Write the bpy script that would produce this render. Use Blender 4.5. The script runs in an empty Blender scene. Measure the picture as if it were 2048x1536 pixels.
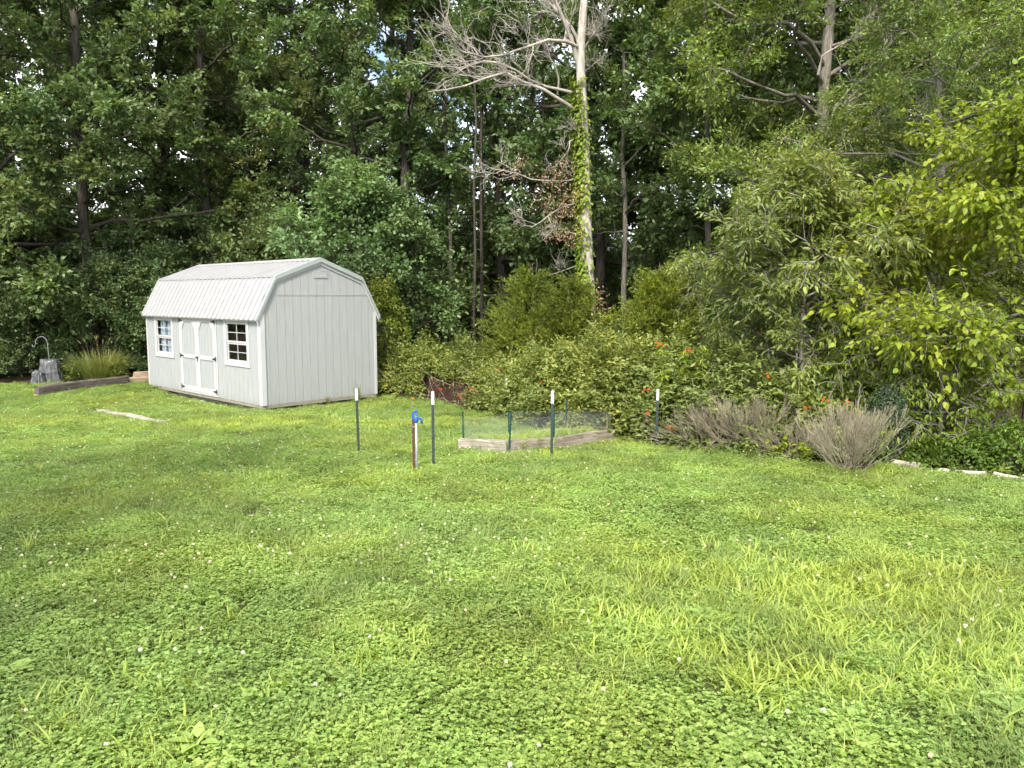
import bpy, math
import numpy as np
from math import radians, sin, cos, pi

S = bpy.context.scene
C = S.collection

# ------------------------------------------------------------------ camera, sky, sun, exposure
EYE, F, PITCH = 1.65, 1579.8, 0.1118            # focal length in pixels of the 2048 px photograph
cd = bpy.data.cameras.new('camera'); cam = bpy.data.objects.new('camera', cd); C.objects.link(cam)
cam.location = (0, 0, EYE); cam.rotation_euler = (pi/2 - PITCH, 0, 0)
cd.sensor_width = 36; cd.lens = 36*F/2048; cd.clip_start = .05; cd.clip_end = 2000
S.camera = cam

SUN_EL, SUN_AZ = radians(46), radians(192)      # azimuth clockwise from +Y: behind the camera, to its left
W = bpy.data.worlds.new('World'); S.world = W; W.use_nodes = True
nt = W.node_tree; nt.nodes.clear()
out = nt.nodes.new('ShaderNodeOutputWorld'); bg = nt.nodes.new('ShaderNodeBackground')
sky = nt.nodes.new('ShaderNodeTexSky'); sky.sky_type = 'NISHITA'; sky.sun_disc = False
sky.sun_elevation = SUN_EL; sky.sun_rotation = SUN_AZ; sky.air_density = 1.0; sky.dust_density = 2.0
tc = nt.nodes.new('ShaderNodeTexCoord'); ns = nt.nodes.new('ShaderNodeTexNoise')
ns.inputs['Scale'].default_value = 3.2; ns.inputs['Detail'].default_value = 6
rp = nt.nodes.new('ShaderNodeValToRGB'); rp.color_ramp.elements[0].position = .36; rp.color_ramp.elements[1].position = .56
mx = nt.nodes.new('ShaderNodeMix'); mx.data_type = 'RGBA'
nt.links.new(tc.outputs['Generated'], ns.inputs['Vector']); nt.links.new(ns.outputs['Fac'], rp.inputs['Fac'])
nt.links.new(rp.outputs['Color'], mx.inputs[0]); nt.links.new(sky.outputs['Color'], mx.inputs[6])
mx.inputs[7].default_value = (9.5, 9.6, 10.0, 1)
nt.links.new(mx.outputs[2], bg.inputs['Color']); bg.inputs['Strength'].default_value = .115
nt.links.new(bg.outputs['Background'], out.inputs['Surface'])

sl = bpy.data.lights.new('sun', 'SUN'); sun = bpy.data.objects.new('sun', sl); C.objects.link(sun)
sl.energy = 2.2; sl.angle = radians(9); sl.color = (1, .94, .84)
sun.rotation_euler = (pi/2 - SUN_EL, 0, pi - SUN_AZ)
S.view_settings.view_transform = 'Standard'; S.view_settings.look = 'None'
S.view_settings.exposure = 1.52; S.view_settings.gamma = 1
S.render.engine = 'CYCLES'
cy = S.cycles
cy.max_bounces = 5; cy.diffuse_bounces = 3; cy.glossy_bounces = 2; cy.transmission_bounces = 4; cy.transparent_max_bounces = 8
cy.use_adaptive_sampling = True; cy.adaptive_threshold = .03; cy.caustics_reflective = False; cy.caustics_refractive = False; cy.sample_clamp_indirect = 6

# ------------------------------------------------------------------ small helpers
def tag(o, label=None, cat=None, group=None, kind=None):
    if label: o['label'] = label
    if cat: o['category'] = cat
    if group: o['group'] = group
    if kind: o['kind'] = kind
    return o
def empty(name, loc=(0, 0, 0), rz=0):
    o = bpy.data.objects.new(name, None); C.objects.link(o); o.location = loc; o.rotation_euler = (0, 0, rz)
    o.empty_display_size = .2
    return o
def link(name, me, mat=None, parent=None):
    o = bpy.data.objects.new(name, me); C.objects.link(o)
    if mat is not None and not me.materials: me.materials.append(mat)
    if parent is not None: o.parent = parent
    return o
def nmesh(name, V, T, tint=None, mat=None, smooth=False):
    V = np.asarray(V, np.float32).reshape(-1, 3); T = np.asarray(T, np.int32)
    me = bpy.data.meshes.new(name); k = T.shape[1]
    me.vertices.add(len(V)); me.vertices.foreach_set('co', V.ravel())
    me.loops.add(T.size); me.loops.foreach_set('vertex_index', T.ravel())
    me.polygons.add(len(T)); me.polygons.foreach_set('loop_start', np.arange(0, T.size, k, dtype=np.int32))
    if smooth: me.polygons.foreach_set('use_smooth', np.ones(len(T), bool))
    me.update(calc_edges=True)
    if tint is not None:
        a = me.attributes.new('tint', 'FLOAT', 'FACE'); a.data.foreach_set('value', np.asarray(tint, np.float32))
    if mat is not None: me.materials.append(mat)
    return me
class MB:
    """collects boxes, prisms and tubes into one mesh"""
    def __init__(s): s.v = []; s.f = []
    def add(s, v, f):
        n = len(s.v); s.v += [tuple(map(float, p)) for p in v]; s.f += [tuple(i+n for i in q) for q in f]; return s
    def box(s, a, b):
        x0, y0, z0 = a; x1, y1, z1 = b
        return s.add([(x0,y0,z0),(x1,y0,z0),(x1,y1,z0),(x0,y1,z0),(x0,y0,z1),(x1,y0,z1),(x1,y1,z1),(x0,y1,z1)],
                     [(3,2,1,0),(4,5,6,7),(0,1,5,4),(1,2,6,5),(2,3,7,6),(3,0,4,7)])
    def prism(s, poly, ext):
        """poly: list of 3-D points, ext: extrusion vector"""
        n = len(poly); p = [np.array(q, float) for q in poly]; e = np.array(ext, float)
        v = p + [q+e for q in p]
        return s.add(v, [tuple(range(n))[::-1], tuple(range(n, 2*n))] + [(i, (i+1) % n, n+(i+1) % n, n+i) for i in range(n)])
    def tube(s, pts, r, n=8, cap=True):
        P = np.array(pts, float)[None]; R = np.broadcast_to(np.array(r, float), (1, P.shape[1]))
        V, Q = tubes(P, R, n)
        s.add(V, [tuple(q) for q in Q])
        if cap:
            b = len(s.v) - len(V); K = P.shape[1]
            s.f.append(tuple(b+i for i in range(n))[::-1]); s.f.append(tuple(b+(K-1)*n+i for i in range(n)))
        return s
    def mesh(s, name, mat=None, bevel=0, smooth=False):
        me = bpy.data.meshes.new(name); me.from_pydata(s.v, [], s.f); me.update()
        if bevel:
            import bmesh
            bm = bmesh.new(); bm.from_mesh(me)
            bmesh.ops.recalc_face_normals(bm, faces=bm.faces)
            bmesh.ops.bevel(bm, geom=list(bm.edges), offset=bevel, segments=1, affect='EDGES', profile=.5)
            bm.to_mesh(me); bm.free()
        if smooth: me.polygons.foreach_set('use_smooth', np.ones(len(me.polygons), bool))
        if mat is not None: me.materials.append(mat)
        return me
    def build(s, name, mat, parent=None, bevel=0, smooth=False):
        return link(name, s.mesh(name, mat, bevel, smooth), None, parent)
def tubes(P, R, n=4):
    """P (B,K,3) centre lines, R (B,K) radii -> verts, quads"""
    P = np.asarray(P, float); B, K, _ = P.shape
    t = np.gradient(P, axis=1); t /= np.linalg.norm(t, axis=2, keepdims=True) + 1e-9
    m = t.mean(1); ref = np.where(np.abs(m[:, 2:3]) > .8, np.array([[1., .2, 0]]), np.array([[.1, .05, 1.]]))[:, None, :]
    a = np.cross(t, ref); a /= np.linalg.norm(a, axis=2, keepdims=True) + 1e-9
    b = np.cross(t, a)
    th = np.arange(n)*2*pi/n
    V = P[:, :, None, :] + R[:, :, None, None]*(a[:, :, None, :]*np.cos(th)[None, None, :, None] + b[:, :, None, :]*np.sin(th)[None, None, :, None])
    i = np.arange(B*K*n).reshape(B, K, n); j = np.roll(i, -1, axis=2)
    Q = np.stack([i[:, :-1], j[:, :-1], j[:, 1:], i[:, 1:]], -1).reshape(-1, 4)
    return V.reshape(-1, 3), Q
def join(parts):
    """[(V,F),...] -> V,F"""
    Vs, Fs, n = [], [], 0
    for V, Fc in parts:
        Vs.append(V); Fs.append(Fc+n); n += len(V)
    return np.concatenate(Vs), np.concatenate(Fs)
def unit(v): return v/(np.linalg.norm(v, axis=-1, keepdims=True)+1e-9)

TPL = {   # leaf templates: (along, across, lift), triangles
 'diamond': ([(0,0,0),(.45,.5,.10),(1,0,-.06),(.45,-.5,.10)], [(0,2,1),(0,3,2)]),
 'oval': ([(0,0,0),(.3,.42,.06),(.72,.40,.03),(1,0,-.10),(.72,-.40,.03),(.3,-.42,.06)], [(0,2,1),(0,3,2),(0,4,3),(0,5,4)]),
 'lance': ([(0,0,0),(.3,.5,.05),(.65,.36,-.02),(1,0,-.16),(.65,-.36,-.02),(.3,-.5,.05),(.5,0,-.05)], [(0,6,1),(1,6,2),(2,6,3),(3,6,4),(4,6,5),(5,6,0)]),
 'heart': ([(0,0,0),(.02,.30,.03),(.28,.50,.05),(.66,.33,0),(1,0,-.16),(.66,-.33,0),(.28,-.50,.05),(.02,-.30,.03),(.42,0,-.05)],
           [(0,8,1),(1,8,2),(2,8,3),(3,8,4),(4,8,5),(5,8,6),(6,8,7),(7,8,0)]),
 'lobed': ([(0,0,0),(.22,.22,.04),(.38,.5,.08),(.5,.26,.04),(.72,.46,.04),(1,0,-.08),(.72,-.46,.04),(.5,-.26,.04),(.38,-.5,.08),(.22,-.22,.04)],
           [(0,3,1),(1,3,2),(0,5,3),(3,5,4),(0,7,5),(5,7,6),(0,9,7),(9,8,7)]),
 'blade': ([(0,.5,0),(0,-.5,0),(.5,0,.0),(1,0,-.02)], [(0,1,2),(1,3,2)]),
}
def leaves(P, D, N, L, Wd, kind='diamond', tint=None):
    tp, tr = TPL[kind]; tp = np.array(tp); tr = np.array(tr, np.int64)
    D = unit(D); Sd = unit(np.cross(D, N)); N2 = np.cross(Sd, D)
    L = np.broadcast_to(np.asarray(L, float), (len(P),)); Wd = np.broadcast_to(np.asarray(Wd, float), (len(P),))
    V = (P[:, None] + (tp[None, :, 0]*L[:, None])[..., None]*D[:, None] + (tp[None, :, 1]*Wd[:, None])[..., None]*Sd[:, None]
         + (tp[None, :, 2]*L[:, None])[..., None]*N2[:, None])
    T = (tr[None] + (np.arange(len(P))*len(tp))[:, None, None]).reshape(-1, 3)
    tt = np.repeat(np.zeros(len(P)) if tint is None else tint, len(tr))
    return V.reshape(-1, 3), T, tt
def jl(parts):
    Vs, Ts, t, n = [], [], [], 0
    for V, T, a in parts:
        Vs.append(V); Ts.append(T+n); t.append(a); n += len(V)
    return np.concatenate(Vs), np.concatenate(Ts), np.concatenate(t)

# ------------------------------------------------------------------ photograph pixels -> directions -> places
CP, SP = cos(PITCH), sin(PITCH)
def ray(px, py):
    u = -(py-768)/F
    return np.array([(px-1024)/F, CP+u*SP, -SP+u*CP])
def at(px, py, Y):
    d = ray(px, py); return d*(Y/d[1]) + np.array([0, 0, EYE])
def zt(x, y):
    """height of the ground"""
    x = np.asarray(x, float); y = np.asarray(y, float)
    s = 17 - np.log1p(np.exp(-(y-17)*.9))/.9*1.0 - 0.0
    s = np.where(y < 12, np.minimum(y, 17), s)
    s = np.maximum(s, -8)
    z = -.05*s
    z = z - .03*np.clip(y-26, 0, 45)
    z = z + .018*np.sin(x*.9+.7)*np.sin(y*.8+.3) + .012*np.sin(x*2.1+y*1.3)
    # bank built up behind the dark tie on the far left
    z = z + .10*np.exp(-(((x+10.3)/1.6)**2 + ((y-20.6)/1.5)**2))
    u, v = (x+5.4484)*cos(.8042)+(y-17.106)*sin(.8042), -(x+5.4484)*sin(.8042)+(y-17.106)*cos(.8042)
    z = z - .13*np.exp(-((u-.9)/1.5)**4)*np.exp(-((v-2.6)/3.3)**4)
    return z
def G(px, py):
    d = ray(px, py); o = np.array([0, 0, EYE]); t = 3.0
    for _ in range(60):
        p = o + d*t; t += (p[2]-float(zt(p[0], p[1])))/(-d[2]+.05)*.7
    p = o + d*t
    return np.array([p[0], p[1], float(zt(p[0], p[1]))])
def gz(x, y): return np.array([x, y, float(zt(x, y))])

# ------------------------------------------------------------------ materials
def newmat(name):
    m = bpy.data.materials.new(name); m.use_nodes = True; n = m.node_tree
    b = n.nodes['Principled BSDF']; return m, n, b
def N_(n, t, **kw):
    o = n.nodes.new(t)
    for k, v in kw.items(): setattr(o, k, v)
    return o
def mixc(n, fac, a, b, blend='MIX'):
    m = N_(n, 'ShaderNodeMix', data_type='RGBA', blend_type=blend)
    for s, v in ((0, fac), (6, a), (7, b)):
        if hasattr(v, 'is_output'): n.links.new(v, m.inputs[s])
        else: m.inputs[s].default_value = v if s == 0 else ((*v, 1) if len(v) == 3 else v)
    return m.outputs[2]
def noise(n, scale, detail=4, vec=None, rough=.55):
    t = N_(n, 'ShaderNodeTexNoise'); t.inputs['Scale'].default_value = scale; t.inputs['Detail'].default_value = detail
    t.inputs['Roughness'].default_value = rough
    if vec is not None: n.links.new(vec, t.inputs['Vector'])
    return t.outputs['Fac']
def ramp(n, x, *stops):
    r = N_(n, 'ShaderNodeValToRGB'); e = r.color_ramp.elements
    while len(e) < len(stops): e.new(.5)
    for k, (p, c) in zip(e, stops):
        k.position = p; k.color = (c, c, c, 1) if np.isscalar(c) else (*c, 1)
    n.links.new(x, r.inputs['Fac']); return r.outputs['Color']
def coord(n, kind='Object', scale=None):
    t = N_(n, 'ShaderNodeTexCoord').outputs[kind]
    if scale:
        m = N_(n, 'ShaderNodeMapping'); m.inputs['Scale'].default_value = scale; n.links.new(t, m.inputs['Vector']); t = m.outputs['Vector']
    return t
def bump(n, b, h, strength=.4, dist=.01):
    k = N_(n, 'ShaderNodeBump'); k.inputs['Strength'].default_value = strength; k.inputs['Distance'].default_value = dist
    n.links.new(h, k.inputs['Height']); n.links.new(k.outputs['Normal'], b.inputs['Normal'])
def leafmat(name, dark, light, trans=.32, rough=.45, spec=.35, nscale=.6, tcol=1.25, warm=(1.30, 1.12, .85)):
    m, n, b = newmat(name)
    a = N_(n, 'ShaderNodeAttribute', attribute_name='tint').outputs['Fac']
    c = mixc(n, a, dark, light)
    pos = N_(n, 'ShaderNodeNewGeometry').outputs['Position']
    v = ramp(n, noise(n, nscale, 3, pos), (.3, .72), (.7, 1.25))
    c = mixc(n, 1.0, c, v, 'MULTIPLY')
    yl = ramp(n, noise(n, nscale*.35, 4, pos), (.42, 0.), (.66, 1.))
    c = mixc(n, yl, c, mixc(n, 1.0, c, warm, 'MULTIPLY'))
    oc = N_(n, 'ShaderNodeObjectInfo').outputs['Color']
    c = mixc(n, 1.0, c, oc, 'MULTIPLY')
    n.links.new(c, b.inputs['Base Color']); b.inputs['Roughness'].default_value = rough; b.inputs['Specular IOR Level'].default_value = spec
    tr = N_(n, 'ShaderNodeBsdfTranslucent'); tcn = mixc(n, 1.0, c, (tcol*1.1, tcol*1.05, tcol*.5), 'MULTIPLY'); n.links.new(tcn, tr.inputs['Color'])
    mxs = N_(n, 'ShaderNodeMixShader'); mxs.inputs[0].default_value = trans
    n.links.new(b.outputs[0], mxs.inputs[1]); n.links.new(tr.outputs[0], mxs.inputs[2])
    n.links.new(mxs.outputs[0], n.nodes['Material Output'].inputs['Surface'])
    return m
def barkmat(name, a, b2, sc=(9, 9, 1.6), bs=.6):
    m, n, b = newmat(name)
    v = coord(n, 'Object', sc); f = noise(n, 2.2, 6, v)
    c = mixc(n, ramp(n, f, (.35, 0.), (.65, 1.)), a, b2)
    lich = ramp(n, noise(n, 1.1, 3, coord(n, 'Object')), (.55, 0.), (.75, .55))
    c = mixc(n, lich, c, tuple(min(1, x*1.35+.015) for x in b2))
    n.links.new(c, b.inputs['Base Color']); b.inputs['Roughness'].default_value = .9; b.inputs['Specular IOR Level'].default_value = .15
    bump(n, b, f, bs, .03)
    return m
def plain(name, col, rough=.6, spec=.3, metal=0, var=.12, nsc=8, stretch=None, bs=0, dirt=None):
    m, n, b = newmat(name)
    v = coord(n, 'Object', stretch); f = noise(n, nsc, 5, v)
    c = mixc(n, ramp(n, f, (.3, 0.), (.7, 1.)), tuple(x*(1-var) for x in col), tuple(min(1, x*(1+var)) for x in col))
    if dirt:
        dcol, s2, lo, hi = dirt
        c = mixc(n, ramp(n, noise(n, s2, 5, coord(n, 'Object')), (lo, 0.), (hi, 1.)), c, dcol)
    n.links.new(c, b.inputs['Base Color']); b.inputs['Roughness'].default_value = rough
    b.inputs['Specular IOR Level'].default_value = spec; b.inputs['Metallic'].default_value = metal
    if bs: bump(n, b, f, bs, .006)
    return m

M = {}
M['oak'] = leafmat('oak_leaf', (.070, .125, .044), (.172, .235, .106), warm=(1.18, 1.07, .95))
M['pale'] = leafmat('pale_leaf', (.080, .120, .040), (.150, .185, .085))
M['locust'] = leafmat('locust_leaf', (.105, .175, .034), (.200, .275, .070))
M['peach'] = leafmat('peach_leaf', (.100, .158, .036), (.215, .262, .072))
M['mulberry'] = leafmat('mulberry_leaf', (.140, .210, .018), (.270, .330, .040), trans=.38)
M['cedar'] = leafmat('cedar_needle', (.075, .125, .014), (.255, .310, .045), trans=.3)
M['vine'] = leafmat('vine_leaf', (.068, .115, .024), (.265, .315, .095))
M['ivy'] = leafmat('ivy_leaf', (.110, .180, .022), (.230, .310, .050))
M['bank'] = leafmat('bank_leaf', (.050, .100, .012), (.120, .200, .025))
M['juniper'] = leafmat('juniper_leaf', (.035, .070, .035), (.070, .110, .060))
M['reed'] = leafmat('reed_blade', (.140, .190, .045), (.300, .330, .120))
M['clover'] = leafmat('clover_leaf', (.132, .228, .040), (.290, .400, .105), trans=.3, nscale=1.3, warm=(1.24, 1.10, .88))
M['fine'] = leafmat('fine_grass', (.165, .252, .060), (.310, .390, .130), trans=.3, nscale=1.3, warm=(1.24, 1.10, .88))
M['crab'] = leafmat('crab_grass', (.225, .320, .045), (.390, .465, .105), trans=.35, nscale=1.3, warm=(1.12, 1.05, .9))
M['straw'] = leafmat('straw', (.22, .18, .10), (.36, .31, .19), trans=.2)
M['deadleaf'] = leafmat('dead_leaf', (.24, .15, .10), (.42, .30, .22), trans=.2)
M['flower'] = leafmat('clover_head', (.60, .56, .47), (.80, .78, .70), trans=.15)
M['orange'] = leafmat('orange_petal', (.75, .12, .02), (.85, .22, .04), trans=.3)
M['bark'] = barkmat('bark_brown', (.030, .026, .021), (.090, .078, .064))
M['bark_mid'] = barkmat('bark_mid', (.085, .076, .064), (.21, .19, .16))
M['bark_grey'] = barkmat('bark_grey', (.16, .14, .12), (.36, .33, .29))
M['bark_dead'] = barkmat('bark_dead', (.26, .23, .20), (.56, .52, .46), bs=.8)
M['twig_dead'] = plain('dead_twig', (.34, .31, .27), .9, .1, var=.3, nsc=3)
M['twig_bush'] = plain('bush_twig', (.27, .24, .172), .9, .1, var=.45, nsc=4)
M['stem_green'] = plain('green_stem', (.14, .19, .05), .7, .2, var=.2)

# ------------------------------------------------------------------ ground
m, n, b = newmat('lawn_soil'); pos = N_(n, 'ShaderNodeNewGeometry').outputs['Position']
f1 = ramp(n, noise(n, 1.1, 6, pos), (.38, 0.), (.62, 1.)); f2 = ramp(n, noise(n, 9, 5, pos), (.35, 0.), (.65, 1.))
c = mixc(n, f1, (.055, .085, .018), (.085, .120, .024)); c = mixc(n, f2, c, (.050, .048, .022))
c = mixc(n, ramp(n, noise(n, .45, 4, pos), (.60, 0.), (.72, .6)), c, (.13, .095, .05))
n.links.new(c, b.inputs['Base Color']); b.inputs['Roughness'].default_value = .95; b.inputs['Specular IOR Level'].default_value = .1
bump(n, b, noise(n, 30, 4, pos), .6, .03); M['lawn'] = m
m, n, b = newmat('forest_floor'); pos = N_(n, 'ShaderNodeNewGeometry').outputs['Position']
c = mixc(n, ramp(n, noise(n, 2.5, 6, pos), (.35, 0.), (.65, 1.)), (.030, .026, .014), (.070, .054, .032))
n.links.new(c, b.inputs['Base Color']); b.inputs['Roughness'].default_value = 1; b.inputs['Specular IOR Level'].default_value = .05
bump(n, b, noise(n, 14, 5, pos), .8, .04); M['floor'] = m

EX = np.array([-40, -14.5, -10.2, -3.3, -1.97, -1.39, -.76, -.24, 1.6, 2.12, 2.86, 3.2, 3.85, 4.2, 4.9, 5.84, 12])
EYV = np.array([22.5, 22.3, 23.2, 19.7, 18.8, 17.5, 16.3, 15.6, 12.5, 11.5, 10.9, 10.7, 9.7, 9.3, 9.7, 8.95, 6.5])
def edge(x): return np.interp(x, EX, EYV)

def axis(lo, hi, core0, core1, fine, coarse_n):
    a = np.arange(core0, core1+1e-6, fine)
    l = core0 - np.geomspace(.5, core0-lo, coarse_n)[::-1]; r = core1 + np.geomspace(.5, hi-core1, coarse_n)
    return np.concatenate([l, a, r])
gx = axis(-300, 300, -20, 16, .3, 22); gy = axis(-60, 400, -3, 30, .3, 22)
XX, YY = np.meshgrid(gx, gy); ZZ = zt(XX, YY)
V = np.stack([XX, YY, ZZ], -1).reshape(-1, 3); nx = len(gx); ny = len(gy)
ii = np.arange(nx*ny).reshape(ny, nx)
Q = np.stack([ii[:-1, :-1], ii[:-1, 1:], ii[1:, 1:], ii[1:, :-1]], -1).reshape(-1, 4)
cx_ = V[Q].mean(1); isf = cx_[:, 1] > edge(cx_[:, 0]) + .15
me = nmesh('ground', V, Q, smooth=True); me.materials.append(M['lawn']); me.materials.append(M['floor'])
me.polygons.foreach_set('material_index', isf.astype(np.int32))
tag(link('ground', me), kind='structure')

# ------------------------------------------------------------------ scattering (uncountable stuff)
def scatter(name, label, cat, P, sources, rng, smin=.8, smax=1.25, tilt=.12, idx=None, scl=None):
    col = bpy.data.collections.new(name+'_kinds')
    for k, me in enumerate(sources):
        col.objects.link(bpy.data.objects.new('%s_kind_%02d' % (name, k), me))
    me = bpy.data.meshes.new(name); me.vertices.add(len(P)); me.vertices.foreach_set('co', np.asarray(P, np.float32).ravel())
    rot = np.stack([rng.normal(0, tilt, len(P)), rng.normal(0, tilt, len(P)), rng.uniform(0, 2*pi, len(P))], -1)
    a = me.attributes.new('rot', 'FLOAT_VECTOR', 'POINT'); a.data.foreach_set('vector', rot.astype(np.float32).ravel())
    if scl is None: scl = rng.uniform(smin, smax, len(P))
    a = me.attributes.new('scl', 'FLOAT', 'POINT'); a.data.foreach_set('value', scl.astype(np.float32))
    if idx is None: idx = rng.integers(0, len(sources), len(P))
    a = me.attributes.new('idx', 'INT', 'POINT'); a.data.foreach_set('value', idx.astype(np.int32))
    o = link(name, me); tag(o, label, cat, kind='stuff')
    g = bpy.data.node_groups.new(name, 'GeometryNodeTree')
    g.interface.new_socket('Geometry', in_out='INPUT', socket_type='NodeSocketGeometry')
    g.interface.new_socket('Geometry', in_out='OUTPUT', socket_type='NodeSocketGeometry')
    nn = g.nodes.new; gi = nn('NodeGroupInput'); go = nn('NodeGroupOutput'); ip = nn('GeometryNodeInstanceOnPoints')
    ci = nn('GeometryNodeCollectionInfo'); ci.inputs['Collection'].default_value = col
    ci.inputs['Separate Children'].default_value = True; ci.inputs['Reset Children'].default_value = True
    def na(nm, t):
        k = nn('GeometryNodeInputNamedAttribute'); k.data_type = t; k.inputs['Name'].default_value = nm
        return [s for s in k.outputs if s.enabled and s.name == 'Attribute'][0]
    er = nn('FunctionNodeEulerToRotation')
    g.links.new(gi.outputs[0], ip.inputs['Points']); g.links.new(ci.outputs[0], ip.inputs['Instance'])
    ip.inputs['Pick Instance'].default_value = True
    g.links.new(na('idx', 'INT'), ip.inputs['Instance Index'])
    g.links.new(na('rot', 'FLOAT_VECTOR'), er.inputs[0]); g.links.new(er.outputs[0], ip.inputs['Rotation'])
    g.links.new(na('scl', 'FLOAT'), ip.inputs['Scale'])
    g.links.new(ip.outputs[0], go.inputs[0])
    md = o.modifiers.new('scatter', 'NODES'); md.node_group = g
    return o
def ribbons(P0, D, up, L, Wd, droop, seg=3, tint=None):
    """curved tapering blades: P0 (B,3), D horizontal lean (B,3), L,Wd,droop arrays"""
    B = len(P0); s = np.linspace(0, 1, seg+1)
    c = P0[:, None] + (L[:, None]*s)[..., None]*unit(up + D*.0)[:, None] * (1 - .35*droop[:, None]*s**1.5)[..., None] \
        + (L[:, None]*(s**1.6)*droop[:, None])[..., None]*D[:, None]
    side = unit(np.cross(D, np.array([0, 0, 1.])))
    w = (Wd[:, None]*np.array([.75 if k == 0 else 1-.0 if k < seg*.6 else .62 for k in range(seg+1)])*np.where(s == 1, .04, 1))[..., None]*.5
    V = np.stack([c - side[:, None]*w, c + side[:, None]*w], 2).reshape(-1, 3)
    i = (np.arange(B)*(seg+1)*2)[:, None] + np.arange(seg)[None]*2
    T = np.concatenate([np.stack([i, i+1, i+3], -1), np.stack([i, i+3, i+2], -1)], 1).reshape(-1, 3)
    tt = np.repeat(np.random.default_rng(1).uniform(0, 1, B) if tint is None else tint, seg*2)
    return V, T, tt
def disc(rng, n, R):
    a = rng.uniform(0, 2*pi, n); r = R*np.sqrt(rng.uniform(0, 1, n)); return np.stack([r*np.cos(a), r*np.sin(a), np.zeros(n)], -1)
def clover_patch(seed, n=190, R=.19, size=1.0):
    rng = np.random.default_rng(seed); c = disc(rng, n, R); c[:, 2] = rng.uniform(.012, .050, n)
    az = rng.uniform(0, 2*pi, n); tilt = rng.normal(0, .35, (n, 2)); parts = []
    nrm = unit(np.stack([tilt[:, 0], tilt[:, 1], np.ones(n)], -1)); tn = rng.uniform(0, 1, n)
    for k in range(3):
        a = az + k*2*pi/3; d = np.stack([np.cos(a), np.sin(a), rng.normal(.12, .2, n)], -1)
        L = rng.uniform(.0085, .0145, n)*size
        parts.append(leaves(c, d, nrm, L, L*.95, 'oval', np.clip(tn+rng.normal(0, .12, n), 0, 1)))
    # stalks
    P0 = c.copy(); P0[:, 2] = 0; P0[:, :2] += rng.normal(0, .012, (n, 2))
    V1, T1, t1 = leaves(P0, c-P0, rng.normal(0, 1, (n, 3)), np.linalg.norm(c-P0, axis=1), .0022, 'blade', np.full(n, .4))
    V, T, t = jl(parts+[(V1, T1, t1)])
    return nmesh('clover_patch', V, T, t, M['clover'])
def grass_patch(seed, n, R, L, Wd, droop, mat, seg=3, name='grass_patch', up=.35):
    rng = np.random.default_rng(seed); P0 = disc(rng, n, R)
    a = rng.uniform(0, 2*pi, n); D = np.stack([np.cos(a), np.sin(a), np.zeros(n)], -1)
    u = unit(np.stack([rng.normal(0, up, n), rng.normal(0, up, n), np.ones(n)], -1))
    V, T, t = ribbons(P0, D, u, rng.uniform(*L, n), rng.uniform(*Wd, n), rng.uniform(*droop, n), seg, rng.uniform(0, 1, n))
    return nmesh(name, V, T, t, mat)
def vnoise(x, y, sc, seed):
    r = np.random.default_rng(seed); f = 0
    for k in range(5):
        a = r.uniform(0, 2*pi); w = sc*r.uniform(.6, 1.7); f = f + np.sin(x*np.cos(a)*w + y*np.sin(a)*w + r.uniform(0, 6))*np.cos(x*w*.7*np.sin(a*2+1)+r.uniform(0, 6))
    return f/2.2

rng = np.random.default_rng(7)
# ground points of the lawn in and around the view
def lawn_pts(n_per, y0, y1, margin=1.6):
    h = 1/math.sqrt(n_per); hx = .66*y1+margin
    Xg, Yg = np.meshgrid(np.arange(-hx, hx, h), np.arange(y0, y1, h))      # jittered grid: no accidental gaps
    Xg = (Xg+rng.uniform(-.55, .55, Xg.shape)*h).ravel(); Yg = (Yg+rng.uniform(-.55, .55, Yg.shape)*h).ravel()
    k = np.abs(Xg) < .66*Yg+margin
    return Xg[k], Yg[k]
SHED0 = np.array([-5.4484, 17.106]); SYAW = .8042
def shed_uv(x, y):
    dx, dy = x-SHED0[0], y-SHED0[1]; return dx*cos(SYAW)+dy*sin(SYAW), -dx*sin(SYAW)+dy*cos(SYAW)
def on_lawn(X, Y, pad=.0):
    u, v = shed_uv(X, Y); ins = (u > -.12) & (u < 3.1) & (v > -.10) & (v < 6.2)
    # inside the raised bed
    A = np.array([-.04, 10.79]); e1 = np.array([-.71, .38]); e2 = np.array([1.61, 1.36]); den = e1[0]*e2[1]-e1[1]*e2[0]
    qx, qy = X-A[0], Y-A[1]; s = (qx*e2[1]-qy*e2[0])/den; t = (e1[0]*qy-e1[1]*qx)/den
    bed = (s > -.04) & (s < 1.04) & (t > -.02) & (t < 1.02)
    dirt = (np.hypot((X+6.0)/1.0, (Y-9.8)/.4)+.35*np.sin(X*9)*np.sin(Y*11) < 1) | (np.hypot((X+8.95)/.5, (Y-16.9)/.2) < 1) | (np.hypot((X+9.0)/.45, (Y-20.1)/.25) < 1)
    return (Y < edge(X)+pad+.15*np.sin(X*7)) & ~ins & ~bed & ~(dirt & (rng.uniform(0, 1, len(X)) < .85))
def zone_crab(X, Y):
    a = np.exp(-(((X-1.9)/1.25)**2 + ((Y-4.5)/1.1)**2)**1.5)*1.4
    b_ = np.exp(-(((X+4.2)/3.2)**2 + ((Y-14.2)/1.1)**2)**2)*1.2
    return 1.5*a + b_ + .35*np.clip(vnoise(X, Y, 1.3, 3)-.25, 0, 1)
def zone_fine(X, Y):
    f = .35 + .6*vnoise(X, Y, 1.1, 11) + .5*np.exp(-(((X-4.3)/2)**2 + ((Y-7.2)/1.4)**2)) + .5*np.exp(-(((X+2.2)/1.8)**2+((Y-7.2)/.8)**2))
    f = f + .5*np.clip((Y-9)/6, 0, 1)
    return np.clip(f, .05, 1.2)
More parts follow.
